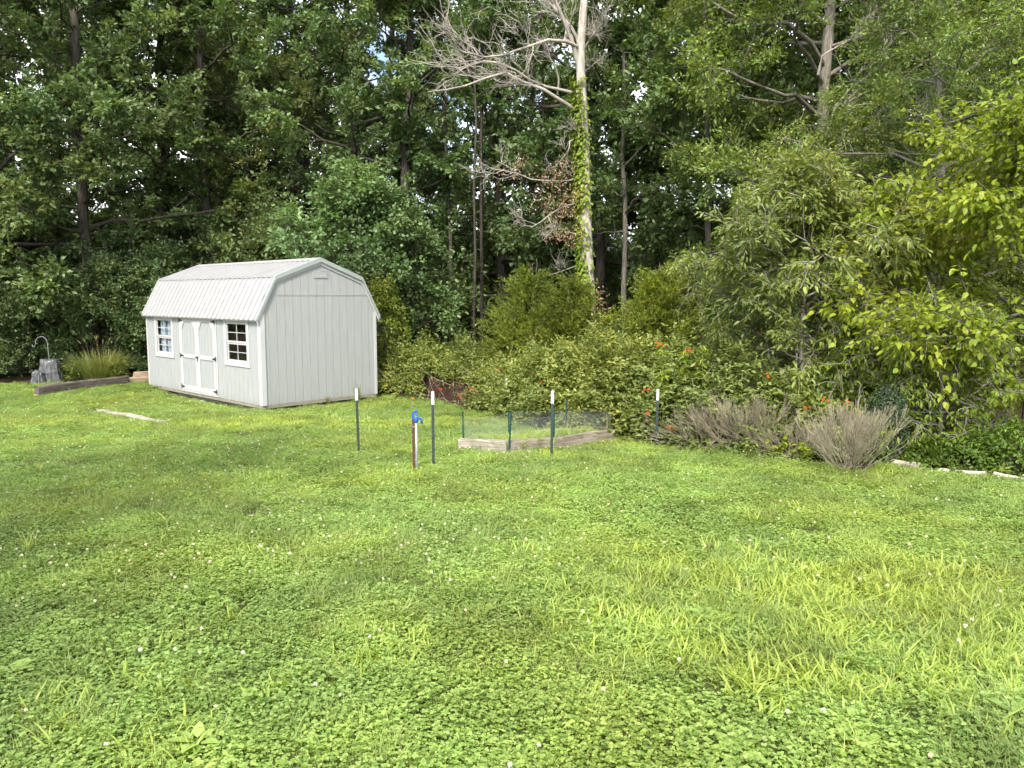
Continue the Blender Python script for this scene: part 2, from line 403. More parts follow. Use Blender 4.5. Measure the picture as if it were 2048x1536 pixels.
def lawn_layer(name, label, cat, srcs, dens, prob, **kw):
    Ps = []
    for y0, y1, dm in ((1.6, 6, 1.), (6, 12, .8), (12, 24, .5)):
        X, Y = lawn_pts(dens*dm, y0, y1); k = on_lawn(X, Y, kw.get('pad', 0)) & (rng.uniform(0, 1, len(X)) < prob(X, Y))
        Ps.append(np.stack([X[k], Y[k], zt(X[k], Y[k])-.004], -1))
    P = np.concatenate(Ps)
    kw.pop('pad', None)
    return scatter(name, label, cat, P, srcs, rng, **kw)
lawn_layer('clover', 'low green clover carpet covering most of the lawn', 'clover', [clover_patch(s) for s in range(6)], 40,
           lambda X, Y: np.clip(1.05-.75*zone_crab(X, Y)-.35*np.clip(zone_fine(X, Y)-.5, 0, 1), .38, 1), smin=.75, smax=1.25)
lawn_layer('fine_grass', 'fine blue-green lawn grass growing through the clover', 'grass',
           [grass_patch(20+s, 170, .17, (.05, .125), (.002, .0036), (.2, .9), M['fine'], 3) for s in range(5)], 26,
           lambda X, Y: .25+.8*zone_fine(X, Y), smin=.6, smax=1.2)
lawn_layer('crab_grass', 'broad bladed yellow-green crabgrass patches in the lawn', 'grass',
           [grass_patch(40+s, 64, .17, (.06, .13), (.006, .0105), (.5, 1.2), M['crab'], 4) for s in range(5)], 38,
           lambda X, Y: np.clip(zone_crab(X, Y), 0.015, 1), smin=.7, smax=1.2)
lawn_layer('coarse_tufts', 'scattered long coarse grass blades standing out of the clover', 'grass',
           [grass_patch(60+s, 13, .05, (.10, .21), (.005, .010), (.5, 1.2), M['crab' if s % 2 else 'fine'], 5) for s in range(5)], 1.8,
           lambda X, Y: .8+0*X, smin=.6, smax=1.1)
# white clover heads
def clover_head(seed):
    r = np.random.default_rng(seed); h = r.uniform(.085, .12); n = 34
    d = unit(r.normal(0, 1, (n, 3))*np.array([1, 1, .8])+np.array([0, 0, .25])); top = np.array([0, 0, h])
    V, T, t = leaves(top+d*.002, d, r.normal(0, 1, (n, 3)), .0105, .0065, 'diamond', r.uniform(0, 1, n))
    Vs, Ts, ts = leaves(np.zeros((2, 3)), np.array([[0, 0, 1.], [0, 0, 1.]]), np.array([[1., 0, 0], [0, 1., 0]]), h, .003, 'blade', np.zeros(2))
    return nmesh('clover_head', V, T, t, M['flower']), nmesh('clover_stalk', Vs, Ts, ts, M['clover'])
heads = [clover_head(100+k)[0] for k in range(4)]
def head_prob(X, Y):
    f = .18 + .7*np.clip(vnoise(X, Y, 1.5, 31)-.15, 0, 1)
    f = f + .9*np.exp(-(((X+3.3)/1.8)**2+((Y-10.6)/1.6)**2)) + .8*np.exp(-(((X+8)/3.5)**2+((Y-17)/3)**2))
    return np.clip(f*np.where(zone_crab(X, Y) > .6, .5, 1), 0, 1)
lawn_layer('clover_flowers', 'small white clover flower heads dotted over the lawn', 'flowers', heads, 22, head_prob, smin=.7, smax=1.0)
# ------------------------------------------------------------------ shed materials
def siding_mat():
    m, n, b = newmat('siding_paint')
    v = coord(n, 'Object', (9, 9, .8)); f = noise(n, 2.4, 6, v)
    c = mixc(n, ramp(n, f, (.3, 0.), (.7, 1.)), (.300, .313, .310), (.345, .358, .355))
    sep = N_(n, 'ShaderNodeSeparateXYZ'); n.links.new(coord(n, 'Object'), sep.inputs[0])
    ad = N_(n, 'ShaderNodeMath', operation='MULTIPLY_ADD'); ad.inputs[1].default_value = -1.2; ad.inputs[2].default_value = .42
    n.links.new(sep.outputs['Z'], ad.inputs[0])
    ns2 = N_(n, 'ShaderNodeMath', operation='MULTIPLY'); n.links.new(ad.outputs[0], ns2.inputs[0]); n.links.new(noise(n, 2.3, 5, coord(n, 'Object', (2, 2, 1))), ns2.inputs[1])
    c = mixc(n, ramp(n, ns2.outputs[0], (.10, 0.), (.40, .5)), c, (.24, .225, .16))      # splashed soil near the ground
    n.links.new(c, b.inputs['Base Color']); b.inputs['Roughness'].default_value = .62; b.inputs['Specular IOR Level'].default_value = .25
    bump(n, b, noise(n, 14, 6, coord(n, 'Object', (6, 6, .7))), .35, .004)
    return m
M['siding'] = siding_mat()
M['white'] = plain('white_trim', (.45, .45, .455), .5, .35, var=.06, nsc=5, dirt=((.40, .37, .32), 3.5, .56, .85))
M['metal'] = plain('roof_metal', (.315, .313, .312), .5, .3, var=.06, nsc=2.5, stretch=(1, 1, 4), dirt=((.25, .245, .24), 2.2, .55, .9))
M['rake'] = plain('rake_metal', (.30, .335, .325), .42, .5, var=.06)
M['black'] = plain('black_iron', (.02, .02, .022), .5, .4)
M['rim'] = plain('rim_joist', (.24, .225, .18), .85, .15, var=.25, nsc=6, stretch=(1, 1, 5))
M['inside'] = plain('inside_wood', (.16, .11, .07), .8, .2, var=.3, nsc=4)
M['block'] = plain('block', (.42, .41, .39), .9, .1, var=.15, nsc=30, bs=.5)
def curtain_mat():
    m, n, b = newmat('curtain_cloth')
    t = N_(n, 'ShaderNodeTexWave'); t.inputs['Scale'].default_value = 7; t.inputs['Distortion'].default_value = 2.5; t.bands_direction = 'Y'
    n.links.new(coord(n, 'Object'), t.inputs['Vector'])
    c = mixc(n, ramp(n, t.outputs['Fac'], (.35, 0.), (.6, 1.)), (.20, .26, .40), (.60, .63, .68))
    n.links.new(c, b.inputs['Base Color']); b.inputs['Roughness'].default_value = .9
    return m
M['curtain'] = curtain_mat()
def glass_mat():
    m, n, b = newmat('window_glass'); n.nodes.remove(b)
    tr = N_(n, 'ShaderNodeBsdfTransparent'); tr.inputs[0].default_value = (.93, .95, .95, 1)
    gl = N_(n, 'ShaderNodeBsdfGlossy'); gl.inputs['Roughness'].default_value = .03
    lw_ = N_(n, 'ShaderNodeLayerWeight'); lw_.inputs['Blend'].default_value = .5
    pw = N_(n, 'ShaderNodeMath', operation='POWER'); n.links.new(lw_.outputs['Facing'], pw.inputs[0]); pw.inputs[1].default_value = 4
    fr = N_(n, 'ShaderNodeMath', operation='MULTIPLY_ADD'); n.links.new(pw.outputs[0], fr.inputs[0]); fr.inputs[1].default_value = .8; fr.inputs[2].default_value = .05
    mx_ = N_(n, 'ShaderNodeMixShader'); n.links.new(fr.outputs[0], mx_.inputs[0]); n.links.new(tr.outputs[0], mx_.inputs[1]); n.links.new(gl.outputs[0], mx_.inputs[2])
    n.links.new(mx_.outputs[0], n.nodes['Material Output'].inputs['Surface']); return m
M['glass'] = glass_mat()
m, n, b = newmat('soft_screw'); M['screw'] = m; b.inputs['Base Color'].default_value = (.55, .54, .53, 1)

# ------------------------------------------------------------------ the shed (local x: gable width, local y: length, z up)
GW, GL = 3.05, 6.10
shed = empty('garden_shed', (SHED0[0], SHED0[1], EYE-2.3979), SYAW)
tag(shed, 'pale grey wooden shed with white trim, double doors and ribbed white metal barn roof', 'shed')
cu = GW/2
PROF = [(cu-1.626, 1.877), (cu-1.138, 2.790), (cu, 3.211), (cu+1.138, 2.790), (cu+1.626, 1.877)]   # roof profile (u, w)
def under_roof(u):
    pu = [p[0] for p in PROF]; pw = [p[1] for p in PROF]; return float(np.interp(u, pu, pw)) - .03
def cut_rects(a0, a1, b0, b1, holes, step):
    """split the rectangle into vertical boards of width step with holes removed; yields (a,b,c,d)"""
    xs = sorted(set([a0, a1] + [round(a0+i*step, 4) for i in range(1, int((a1-a0)/step)+1) if a0+i*step < a1-.02] + [h[k] for h in holes for k in (0, 1) if a0 < h[k] < a1]))
    boards = [round(a0+i*step, 4) for i in range(0, int((a1-a0)/step)+2)]
    for x0, x1 in zip(xs[:-1], xs[1:]):
        mid = (x0+x1)/2; ivs = [(b0, b1)]
        for h in holes:
            if h[0] < mid < h[1]:
                ivs = [q for lo, hi in ivs for q in ((lo, min(hi, h[2])), (max(lo, h[3]), hi)) if q[1]-q[0] > .01]
        for lo, hi in ivs: yield x0, x1, lo, hi, (x0 in boards), (x1 in boards or x1 == a1)
WIN = [(.60, 1.55, .90, 1.79), (4.54, 5.46, .90, 1.79)]; DOOR = (2.10, 3.99, .05, 1.84)
g_ = .003
back = MB(); fbs = []
for a, b2, lo, hi, sa, sb in cut_rects(.0, GL, 0, 1.95, WIN+[DOOR], .2033):
    q = MB().box((.0, a+(g_ if sa else 0), lo), (.0135, b2-(g_ if sb else 0), hi)); fbs.append(q.mesh('siding_board', M['siding']))
    back.box((.014, a, lo), (.028, b2, hi))
fw = back.build('front_wall', M['siding'], shed)
for q in fbs: link('siding_board', q, None, fw)
# gable facing the camera: lower boards, upper boards cut by the roof
gp = [(0.002, 0)] + [(GW-.002, 0)] + [(GW-.002, under_roof(GW))] + [(PROF[3][0], PROF[3][1]-.04), (PROF[2][0], PROF[2][1]-.04), (PROF[1][0], PROF[1][1]-.04)] + [(.002, under_roof(0))]
gw = MB().prism([(u, .014, w) for u, w in gp], (0, .014, 0)).build('gable_wall', M['siding'], shed)
SEAM = 2.385
for i in range(15):
    a, b2 = i*GW/15, (i+1)*GW/15
    def topw(u): return under_roof(u)
    lo_top = [min(SEAM-.006, topw(a)), min(SEAM-.006, topw(b2))]
    q = MB().prism([(a+g_, 0, 0), (b2-g_, 0, 0), (b2-g_, 0, lo_top[1]), (a+g_, 0, lo_top[0])], (0, .0135, 0)); q.build('siding_board', M['siding'], gw)
    ka = [(a+g_, max(SEAM+.006, topw(a))), (b2-g_, max(SEAM+.006, topw(b2)))]
    if max(topw(a), topw(b2)) > SEAM+.03:
        poly = [(a+g_, -.006, SEAM+.006), (b2-g_, -.006, SEAM+.006), (b2-g_, -.006, ka[1][1]), (a+g_, -.006, ka[0][1])]
        if abs(ka[0][1]-(SEAM+.006)) < 1e-6: poly = poly[:3]
        elif abs(ka[1][1]-(SEAM+.006)) < 1e-6: poly = [poly[0], poly[1], poly[3]]
        MB().prism(poly, (0, .0195, 0)).build('siding_board', M['siding'], gw)
# hidden walls, floor, inside
MB().prism([(u, GL-.028, w) for u, w in gp], (0, .028, 0)).build('rear_gable_wall', M['siding'], shed)
MB().box((GW-.028, .03, 0), (GW, GL-.03, 1.98)).build('back_wall', M['siding'], shed)
MB().box((.03, .03, 0), (GW-.03, GL-.03, .03)).build('floor_deck', M['inside'], shed)
MB().box((.9, .06, .031), (.94, GL-.06, 2.5)).build('inside_partition', M['inside'], shed)
# rim joists, skids, blocks
rim = MB(); rim.box((.0, .0, -.075), (GW, .04, -.004)); rim.box((0, .042, -.075), (.04, GL, -.004)); rim.box((GW-.04, .042, -.075), (GW, GL, -.004))
rim.build('rim_joist', M['rim'], shed)
for u in (.12, 1.45, 2.80): MB().box((u, .05, -.17), (u+.1, GL-.05, -.077)).build('skid', M['rim'], shed)
for u, v in ((.02, 5.86), (.05, 3.0), (2.75, .1), (.08, .12), (2.75, 5.8)): MB().box((u, v, -.30), (u+.2, v+.2, -.171)).build('support_block', M['block'], shed, .006)
MB().box((-.012, GL-.20, -.16), (.012, GL-.06, -.076)).build('white_block', M['white'], shed)
# white corner boards
def cb(u0, u1, v0, v1, top): MB().box((u0, v0, -.012), (u1, v1, top)).build('corner_board', M['white'], shed, .003)
cb(-.014, .10, -.026, -.008, 1.99); cb(-.020, -.002, -.007, .095, 1.87); cb(GW-.062, GW+.012, -.026, -.008, 1.99); cb(-.020, -.002, GL-.07, GL+.012, 1.87)
# louvred vent in the gable
fr_ = MB(); u0, u1, w0, w1 = 1.36, 1.72, 2.79, 2.97
for a in ((u0, w0, u1, w0+.022), (u0, w1-.022, u1, w1), (u0, w0+.022, u0+.022, w1-.022), (u1-.022, w0+.022, u1, w1-.022)): fr_.box((a[0], -.022, a[1]), (a[2], -.0075, a[3]))
vent = fr_.build('gable_vent', M['siding'], shed)
for k in range(6):
    w = w0+.028+k*.0215
    MB().prism([(u0+.023, -.020, w), (u0+.023, -.0085, w+.020), (u0+.023, -.0075, w+.017), (u0+.023, -.018, w-.003)], (u1-u0-.046, 0, 0)).build('louvre', M['white' if k % 2 else 'siding'], vent)
# ---- windows
def window(v0, v1, w0, w1, curtain):
    wn = empty('window'); wn.parent = shed
    t = .105
    # casing: flared sill and head boards
    MB().prism([(-.022, v0-t, w1), (-.022, v1+t, w1), (-.022, v1+t+.008, w1+.075), (-.022, v0-t-.008, w1+.075)], (.020, 0, 0)).build('casing', M['white'], wn, .002)
    MB().prism([(-.022, v0-t-.012, w0-.105), (-.022, v1+t+.012, w0-.105), (-.022, v1+t, w0), (-.022, v0-t, w0)], (.020, 0, 0)).build('casing', M['white'], wn, .002)
    for a, b2 in ((v0-t, v0-.001), (v1+.001, v1+t)): MB().box((-.020, a, w0+.001), (-.002, b2, w1-.001)).build('casing', M['white'], wn, .002)
    mid = (w0+w1)/2-.015
    for lo, hi, x in ((mid+.001, w1, .0), (w0, mid-.001, .012)):
        f_ = MB(); r = .04
        f_.box((x, v0, lo), (x+.02, v1, lo+r)); f_.box((x, v0, hi-r), (x+.02, v1, hi)); f_.box((x, v0, lo+r), (x+.02, v0+r, hi-r)); f_.box((x, v1-r, lo+r), (x+.02, v1, hi-r))
        vm, hm = (v0+v1)/2, (lo+hi)/2
        f_.box((x+.003, vm-.009, lo+r), (x+.017, vm+.009, hi-r)); f_.box((x+.004, v0+r, hm-.008), (x+.016, vm-.009, hm+.008)); f_.box((x+.004, vm+.009, hm-.008), (x+.016, v1-r, hm+.008))
        f_.build('sash_frame', M['white'], wn)
        for a, b2 in ((v0+r, vm-.009), (vm+.009, v1-r)):
            for c_, d_ in ((lo+r, hm-.008), (hm+.008, hi-r)):
                MB().box((x+.008, a, c_), (x+.0105, b2, d_)).build('pane', M['glass'], wn)
    # curtain of folded cloth hung behind the glass
    def cloth(a, b2, lo, hi, seed):
        ya = np.linspace(a, b2, 50); za = np.linspace(lo, hi, 8); YY_, ZZ_ = np.meshgrid(ya, za)
        XX_ = .085+.022*np.sin(YY_*62+seed)+.012*np.sin(YY_*27+ZZ_*3)
        i = np.arange(400).reshape(8, 50); Q_ = np.stack([i[:-1, :-1], i[:-1, 1:], i[1:, 1:], i[1:, :-1]], -1).reshape(-1, 4)
        link('curtain', nmesh('curtain', np.stack([XX_, YY_, ZZ_], -1), Q_, None, M['curtain'], True), None, wn)
    if curtain == 'full': cloth(v0-.03, v1-.10, w0-.02, w1+.02, 0)
    else: cloth(v0-.02, v0+.12, w0-.03, w0+.22, 2)
window(*WIN[0], 'corner'); window(*WIN[1], 'full')
# ---- double door
v0, v1, w0, w1 = DOOR; vm = (v0+v1)/2
def leaf(a, b2, hinge_side):
    d = empty('door'); d.parent = shed
    st = .105; x0, x1 = -.030, -.012; ra, rb = .855, .945
    nb = 5
    for k in range(nb):
        s0, s1 = a+.02+(b2-a-.04)*k/nb, a+.02+(b2-a-.04)*(k+1)/nb
        MB().box((-.010, s0+.004, w0+.03), (.004, s1-.004, w1-.03)).build('door_board', M['siding'], d)
    MB().box((.0045, a+.01, w0+.02), (.010, b2-.01, w1-.02)).build('door_backing', M['siding'], d)
    MB().box((x0, a, w0), (x1, a+st, w1)).build('stile', M['white'], d, .002); MB().box((x0, b2-st, w0), (x1, b2, w1)).build('stile', M['white'], d, .002)
    MB().box((x0+.001, a+st, w0), (x1, b2-st, w0+.11)).build('rail', M['white'], d, .002)
    MB().box((x0+.001, a+st, ra), (x1, b2-st, rb)).build('rail', M['white'], d, .002)
    MB().box((x0+.001, a+st, w1-.085), (x1, b2-st, w1)).build('rail', M['white'], d, .002)
    for s_, y_ in ((1, a+st), (-1, b2-st)):      # 45 degree corner pieces of the arch
        MB().prism([(x0+.002, y_, w1-.086), (x0+.002, y_, w1-.086-.19), (x0+.002, y_+s_*.15, w1-.086)], (.016, 0, 0)).build('corner_brace', M['white'], d)
    hy = b2 if hinge_side > 0 else a
    for z in (w0+.07, (ra+rb)/2, w1-.06):        # black strap hinges
        h_ = MB().box((-.037, min(hy, hy+hinge_side*.025), z-.065), (-.0305, max(hy, hy+hinge_side*.025), z+.065))
        h_.prism([(-.036, hy, z-.035), (-.036, hy, z+.035), (-.036, hy-hinge_side*.17, z+.010), (-.036, hy-hinge_side*.17, z-.010)], (.0055, 0, 0))
        h_.build('hinge', M['black'], d)
    return d
dl = leaf(vm+.004, v1, 1); dr = leaf(v0, vm-.004, -1)
MB().box((-.05, vm-.045, .875), (-.0305, vm+.03, .915)).tube([(-.05, vm-.02, .895), (-.085, vm-.02, .895)], .018, 10).box((-.045, vm-.018, .80), (-.0315, vm+.004, .870)).build('door_latch', M['black'], dr, 0)
# white jamb boards beside and above the door
for a, b2 in ((v0-.055, v0-.004), (v1+.004, v1+.055)): MB().box((-.020, a, .0), (-.002, b2, w1+.05)).build('door_jamb', M['white'], shed, .002)
MB().box((-.0205, v0-.003, w1+.004), (-.002, v1+.003, w1+.05)).build('door_head', M['white'], shed)
MB().box((-.020, v0-.003, .0), (-.002, v1+.003, .044)).build('door_sill', M['white'], shed)
# ---- roof of ribbed metal sheets
OG = .057; PW = (GL+2*OG)/7
def sheet(p, q, y0, y1, ext0, ext1):
    p = np.array(p); q = np.array(q); d = (q-p)/np.linalg.norm(q-p); nrm = np.array([-d[1], d[0]])
    if nrm[1] < 0: nrm = -nrm
    p = p-d*ext0; q = q+d*ext1
    ys, hs = [], []
    w = (y1-y0)/4
    for k in range(4):
        b_ = y0+k*w
        for o_, h_ in ((0, 0), (w*.40, 0), (w*.425, .029), (w*.575, .029), (w*.60, 0)): ys.append(b_+o_); hs.append(h_)
    ys.append(y1); hs.append(0)
    V_, n_ = [], len(ys)
    for base in (p, q):
        for y, h in zip(ys, hs): V_.append((*(base+nrm*(h+.004)), y))
    for base in (p, q):
        for y, h in zip(ys, hs): V_.append((*(base+nrm*(h+.0022)), y))
    V_ = [(a, c_, b_) for a, b_, c_ in V_]
    F_ = []
    for i in range(n_-1):
        F_.append((i, i+1, n_+i+1, n_+i)); F_.append((2*n_+i, 3*n_+i, 3*n_+i+1, 2*n_+i+1))
        F_.append((i, 2*n_+i, 2*n_+i+1, i+1)); F_.append((n_+i, n_+i+1, 3*n_+i+1, 3*n_+i))
    mb = MB(); mb.add(V_, F_); return mb
roof = empty('roof'); roof.parent = shed
for (p, q, e0, e1, lift) in ((PROF[0], PROF[1], .02, .0, 0), (PROF[1], PROF[2], .03, 0, .012), (PROF[4], PROF[3], .02, .0, 0), (PROF[3], PROF[2], .03, 0, .012)):
    for k in range(7):
        sheet((p[0], p[1]+lift), (q[0], q[1]+lift), -OG+k*PW+.0015, -OG+(k+1)*PW-.0015, e0, e1).build('roof_sheet', M['metal'], roof)
# ridge cap, rake trim (grey metal over a white board), roof deck
rp_ = np.array(PROF)
cap = MB()
for s_ in (-1, 1):
    a = np.array([cu, 3.211+.040]); b_ = a+np.array([s_*.17, -.17*.37])
    cap.prism([(a[0], -OG-.004, a[1]), (b_[0], -OG-.004, b_[1]), (b_[0], -OG-.004, b_[1]+.004), (a[0], -OG-.004, a[1]+.004)], (0, GL+2*OG+.008, 0))
cap.build('ridge_cap', M['metal'], roof)
for y0, y1 in ((-OG-.012, -OG-.002), (GL+OG+.002, GL+OG+.012)):
    for i in range(4):
        a, b_ = rp_[i], rp_[i+1]; lift = .026
        up = np.array([0, lift+.012]); dn = np.array([0, -.055])
        MB().prism([(a[0], y0, a[1]+up[1]), (b_[0], y0, b_[1]+up[1]), (b_[0], y0, b_[1]+dn[1]), (a[0], y0, a[1]+dn[1])], (0, y1-y0, 0)).build('rake_trim', M['rake'], roof)
        yy = -OG-.001 if y0 < 0 else GL+.002
        MB().prism([(a[0], y0, a[1]+lift+.0125), (b_[0], y0, b_[1]+lift+.0125), (b_[0], y0, b_[1]+lift+.016), (a[0], y0, a[1]+lift+.016)], (0, .085 if y0 < 0 else -.085, 0)).build('rake_flange', M['rake'], roof)
for i in range(4):
    a, b_ = rp_[i], rp_[i+1]
    MB().prism([(a[0], -.030, a[1]-.02), (b_[0], -.030, b_[1]-.02), (b_[0], -.030, b_[1]-.125), (a[0]+(.04 if i == 0 else 0)-(0 if i != 3 else 0), -.030, a[1]-.125)], (0, .020, 0)).build('rake_board', M['white'], roof)
    MB().prism([(a[0], -OG+.01, a[1]-.012), (b_[0], -OG+.01, b_[1]-.012), (b_[0], -OG+.01, b_[1]-.003), (a[0], -OG+.01, a[1]-.003)], (0, GL+2*OG-.02, 0)).build('roof_deck', M['inside'], roof)
MB().box((cu-1.626+.03, -.02, 1.84), (-.002, GL+.02, 1.868)).build('soffit', M['white'], roof)
MB().box((cu-1.626+.008, -OG+.012, 1.835), (cu-1.626+.028, GL+OG-.012, 1.880)).build('fascia', M['white'], roof)

# ------------------------------------------------------------------ steel T posts
M['post'] = plain('green_steel', (.035, .050, .042), .6, .35, var=.25, nsc=20, dirt=((.10, .075, .055), 14, .58, .8))
M['tip'] = plain('white_paint', (.55, .55, .55), .5, .35, var=.05)
def tpost(px, py, ptop, label, tilt=(0, 0), tipm=.165, base=None):
    b_ = G(px, py) if base is None else base
    h = (at(px, ptop, b_[1])[2]-b_[2])
    r = empty('fence_post', b_, .0); r.rotation_euler = (tilt[0], tilt[1], math.atan2(b_[0], -b_[1])*0)
    tag(r, label, 'post', 'green steel T posts with white tips')
    mb = MB().box((-.018, -.004, -.25), (.018, 0, h-tipm)).box((-.003, .0, -.25), (.003, .034, h-tipm)); mb.build('shaft', M['post'], r, .001)
    MB().box((-.0185, -.0045, h-tipm), (.0185, .0005, h)).box((-.0035, .0005, h-tipm), (.0035, .0345, h)).build('white_tip', M['tip'], r)
    st = MB()
    for k in range(int((h-tipm-.03)/.054)):
        z = .03+k*.054; st.box((-.008, -.012, z), (.008, -.0041, z+.018))
    st.build('studs', M['post'], r, .001)
tpost(718, 909, 777, 'leftmost white-tipped green steel post, in front of the shed corner', (0, -.02))
tpost(867, 935, 783, 'white-tipped green steel post just right of the blue hydrant', (0, .0))
tpost(1103, 915, 782, 'white-tipped green steel post in front of the wooden raised bed', (0, .01))
tpost(1312, 897, 778, 'rightmost white-tipped green steel post, against the flowering vine', (.0, .012))
bp = gz(-.11, 15.4); bp[0] = at(1013, 757, 15.4)[0]
tpost(1013, 757, 757, 'white-tipped post sunk in the vine behind the raised bed', (0, 0), .14, bp)

# ------------------------------------------------------------------ yard hydrant and the rusty post beside it
M['blue'] = plain('blue_enamel', (.010, .085, .36), .35, .5, var=.15, nsc=12)
M['galv'] = plain('galvanised', (.34, .36, .38), .45, .5, .3, var=.15, nsc=18, stretch=(1, 1, .3), dirt=((.30, .24, .18), 9, .6, .85))
M['rust'] = plain('rusty_steel', (.085, .042, .030), .9, .15, var=.4, nsc=35, dirt=((.40, .30, .25), 40, .62, .72), bs=.6)
hb = G(833.5, 942)
hy = empty('water_hydrant', hb); tag(hy, 'blue-headed yard water hydrant on a galvanised pipe', 'hydrant')
MB().tube([(0, 0, -.2), (0, 0, .62)], .0145, 14).build('pipe', M['galv'], hy, 0, True)
MB().tube([(0, 0, .600), (0, 0, .612), (0, 0, .655), (0, 0, .668)], [.020, .027, .027, .018], 14).build('head', M['blue'], hy, 0, True)
MB().tube([(.015, 0, .652), (.040, -.004, .658), (.060, -.006, .650), (.068, -.008, .625), (.070, -.008, .598)], [.013, .014, .014, .013, .0145], 12).build('spout', M['blue'], hy, 0, True)
MB().tube([(.070, -.008, .600), (.070, -.008, .590)], [.016, .016], 12).build('spout_rim', M['black'], hy, 0, True)
MB().tube([(0, 0, .665), (0, 0, .70)], .007, 8).build('plunger', M['galv'], hy)
hd = MB()
hp = [(-.052, .60), (-.052, .70), (-.046, .725), (-.022, .745), (.016, .748), (.016, .722), (-.014, .720), (-.029, .705), (-.031, .60)]
hd.prism([(x, -.013, z) for x, z in hp], (0, .026, 0))
hd.prism([(x, -.013, z) for x, z in [(.0165, .748), (.024, .735), (.022, .690), (.004, .684), (.0, .700), (.0165, .715)]], (0, .026, 0))
hd.build('lever', M['blue'], hy, .003)
MB().tube([(-.012, -.018, .697), (-.012, .018, .697)], .006, 8).build('pivot_bolt', M['black'], hy)
rb_ = hb+np.array([-.030, -.012, 0])
rp2 = empty('rusty_post', rb_); tag(rp2, 'rusty brown steel post standing against the hydrant pipe', 'post')
MB().box((-.0175, -.006, -.25), (.0135, 0, .645)).box((-.0175, .0, -.25), (-.0125, .03, .645)).build('angle_bar', M['rust'], rp2, .001)
MB().tube([(-.02, -.008, .55), (.045, -.004, .552)], .0025, 6).build('tie_wire', M['galv'], rp2)

# ------------------------------------------------------------------ raised bed of weathered timbers
def woodmat(name, a, b2, axis=0, sc=3, bs=.8):
    m, n, b = newmat(name); s = [22, 22, 22]; s[axis] = 1.2
    v = coord(n, 'Object', tuple(s)); f = noise(n, sc*.6, 7, v, .65)
    c = mixc(n, ramp(n, f, (.32, 0.), (.66, 1.)), a, b2)
    c = mixc(n, ramp(n, noise(n, 3.0, 4, coord(n, 'Object')), (.5, 0.), (.8, .6)), c, tuple(x*.55 for x in a))
    n.links.new(c, b.inputs['Base Color']); b.inputs['Roughness'].default_value = .92; b.inputs['Specular IOR Level'].default_value = .1
    bump(n, b, f, bs, .012); return m
M['grey_wood'] = woodmat('weathered_wood', (.155, .125, .095), (.37, .32, .26))
M['tie'] = woodmat('creosote_tie', (.045, .036, .030), (.17, .145, .125))
M['tan_wood'] = woodmat('tan_timber', (.20, .145, .095), (.40, .32, .23))
M['pale_wood'] = woodmat('pale_timber', (.22, .19, .15), (.44, .40, .33))
M['dark_board'] = woodmat('dark_board', (.035, .020, .014), (.095, .055, .040))
def timber(name, p, q, w, h, mat, parent=None, seed=0, z0=0, sag=.0, wob=.006):
    """a worn beam from p to q (ground points), a mesh with uneven edges"""
    r = np.random.default_rng(seed); p = np.array(p, float); q = np.array(q, float); L = np.linalg.norm(q-p); K = max(5, int(L/.12))
    xs = np.linspace(0, L, K); sec = [(-w/2, 0), (w/2, 0), (w/2, h*.86), (w/2*.86, h), (-w/2*.86, h), (-w/2, h*.86)]
    V_ = []
    for i, x in enumerate(xs):
        for (a, b_) in sec: V_.append((x+(r.normal(0, .01) if i in (0, K-1) else 0), a+r.normal(0, wob), z0+b_+r.normal(0, wob)*(b_ > 0)+.012*sin(x*3+seed)))
    F_ = [tuple(range(6))[::-1], tuple((K-1)*6+k for k in range(6))]
    for i in range(K-1):
        for k in range(6): F_.append((i*6+k, i*6+(k+1) % 6, (i+1)*6+(k+1) % 6, (i+1)*6+k))
    mb = MB(); mb.add(V_, F_); me = mb.mesh(name, mat)
    o = link(name, me, None, parent)
    d = q-p; yaw = math.atan2(d[1], d[0]); pit = -math.atan2(d[2], math.hypot(d[0], d[1]))
    off = np.array(parent.location) if parent else 0
    o.location = p-off; o.rotation_euler = (0, pit, yaw); return o
A_, B_, D_ = G(1018, 909), G(920.5, 900), G(1225, 883); C_ = B_+(D_-A_); C_[2] = zt(C_[0], C_[1])
bed = empty('raised_garden_bed', A_); tag(bed, 'raised garden bed of weathered grey timbers overgrown with weeds', 'garden bed')
timber('timber', A_+np.array([-.02, .07, 0]), B_, .085, .20, M['pale_wood'], bed, 1, -.03)
timber('timber', A_+np.array([.03, .03, 0]), D_, .085, .21, M['grey_wood'], bed, 2, -.03)
timber('timber', B_+np.array([.05, .06, 0]), C_, .085, .19, M['grey_wood'], bed, 3, -.03)
timber('timber', D_+np.array([-.05, .07, 0]), C_+np.array([.05, 0, 0]), .085, .20, M['grey_wood'], bed, 4, -.03)
sg = []; si = np.linspace(.03, .97, 7); 
for s in si:
    for t in si: p = A_+(B_-A_)*s+(D_-A_)*t; sg.append((p[0]-A_[0], p[1]-A_[1], p[2]-A_[2]+.10+.025*sin(9*s+7*t)))
link('soil', nmesh('soil', sg, [(i*7+j, i*7+j+1, i*7+j+8, i*7+j+7) for i in range(6) for j in range(6)], None, M['lawn'], True), None, bed)
rb2 = np.random.default_rng(5); s_, t_ = rb2.uniform(.05, .95, 200), rb2.uniform(.03, .97, 200)
BP = A_+(B_-A_)*s_[:, None]+(D_-A_)*t_[:, None]; BP[:, 2] += .10
o = scatter('bed_weeds', 'weeds and grass filling the raised bed', 'weeds', BP, [clover_patch(200, 60, .12), grass_patch(201, 40, .1, (.08, .2), (.004, .009), (.4, 1.1), M['crab'], 4), grass_patch(202, 60, .1, (.06, .15), (.003, .006), (.3, 1), M['fine'], 3)], rb2)

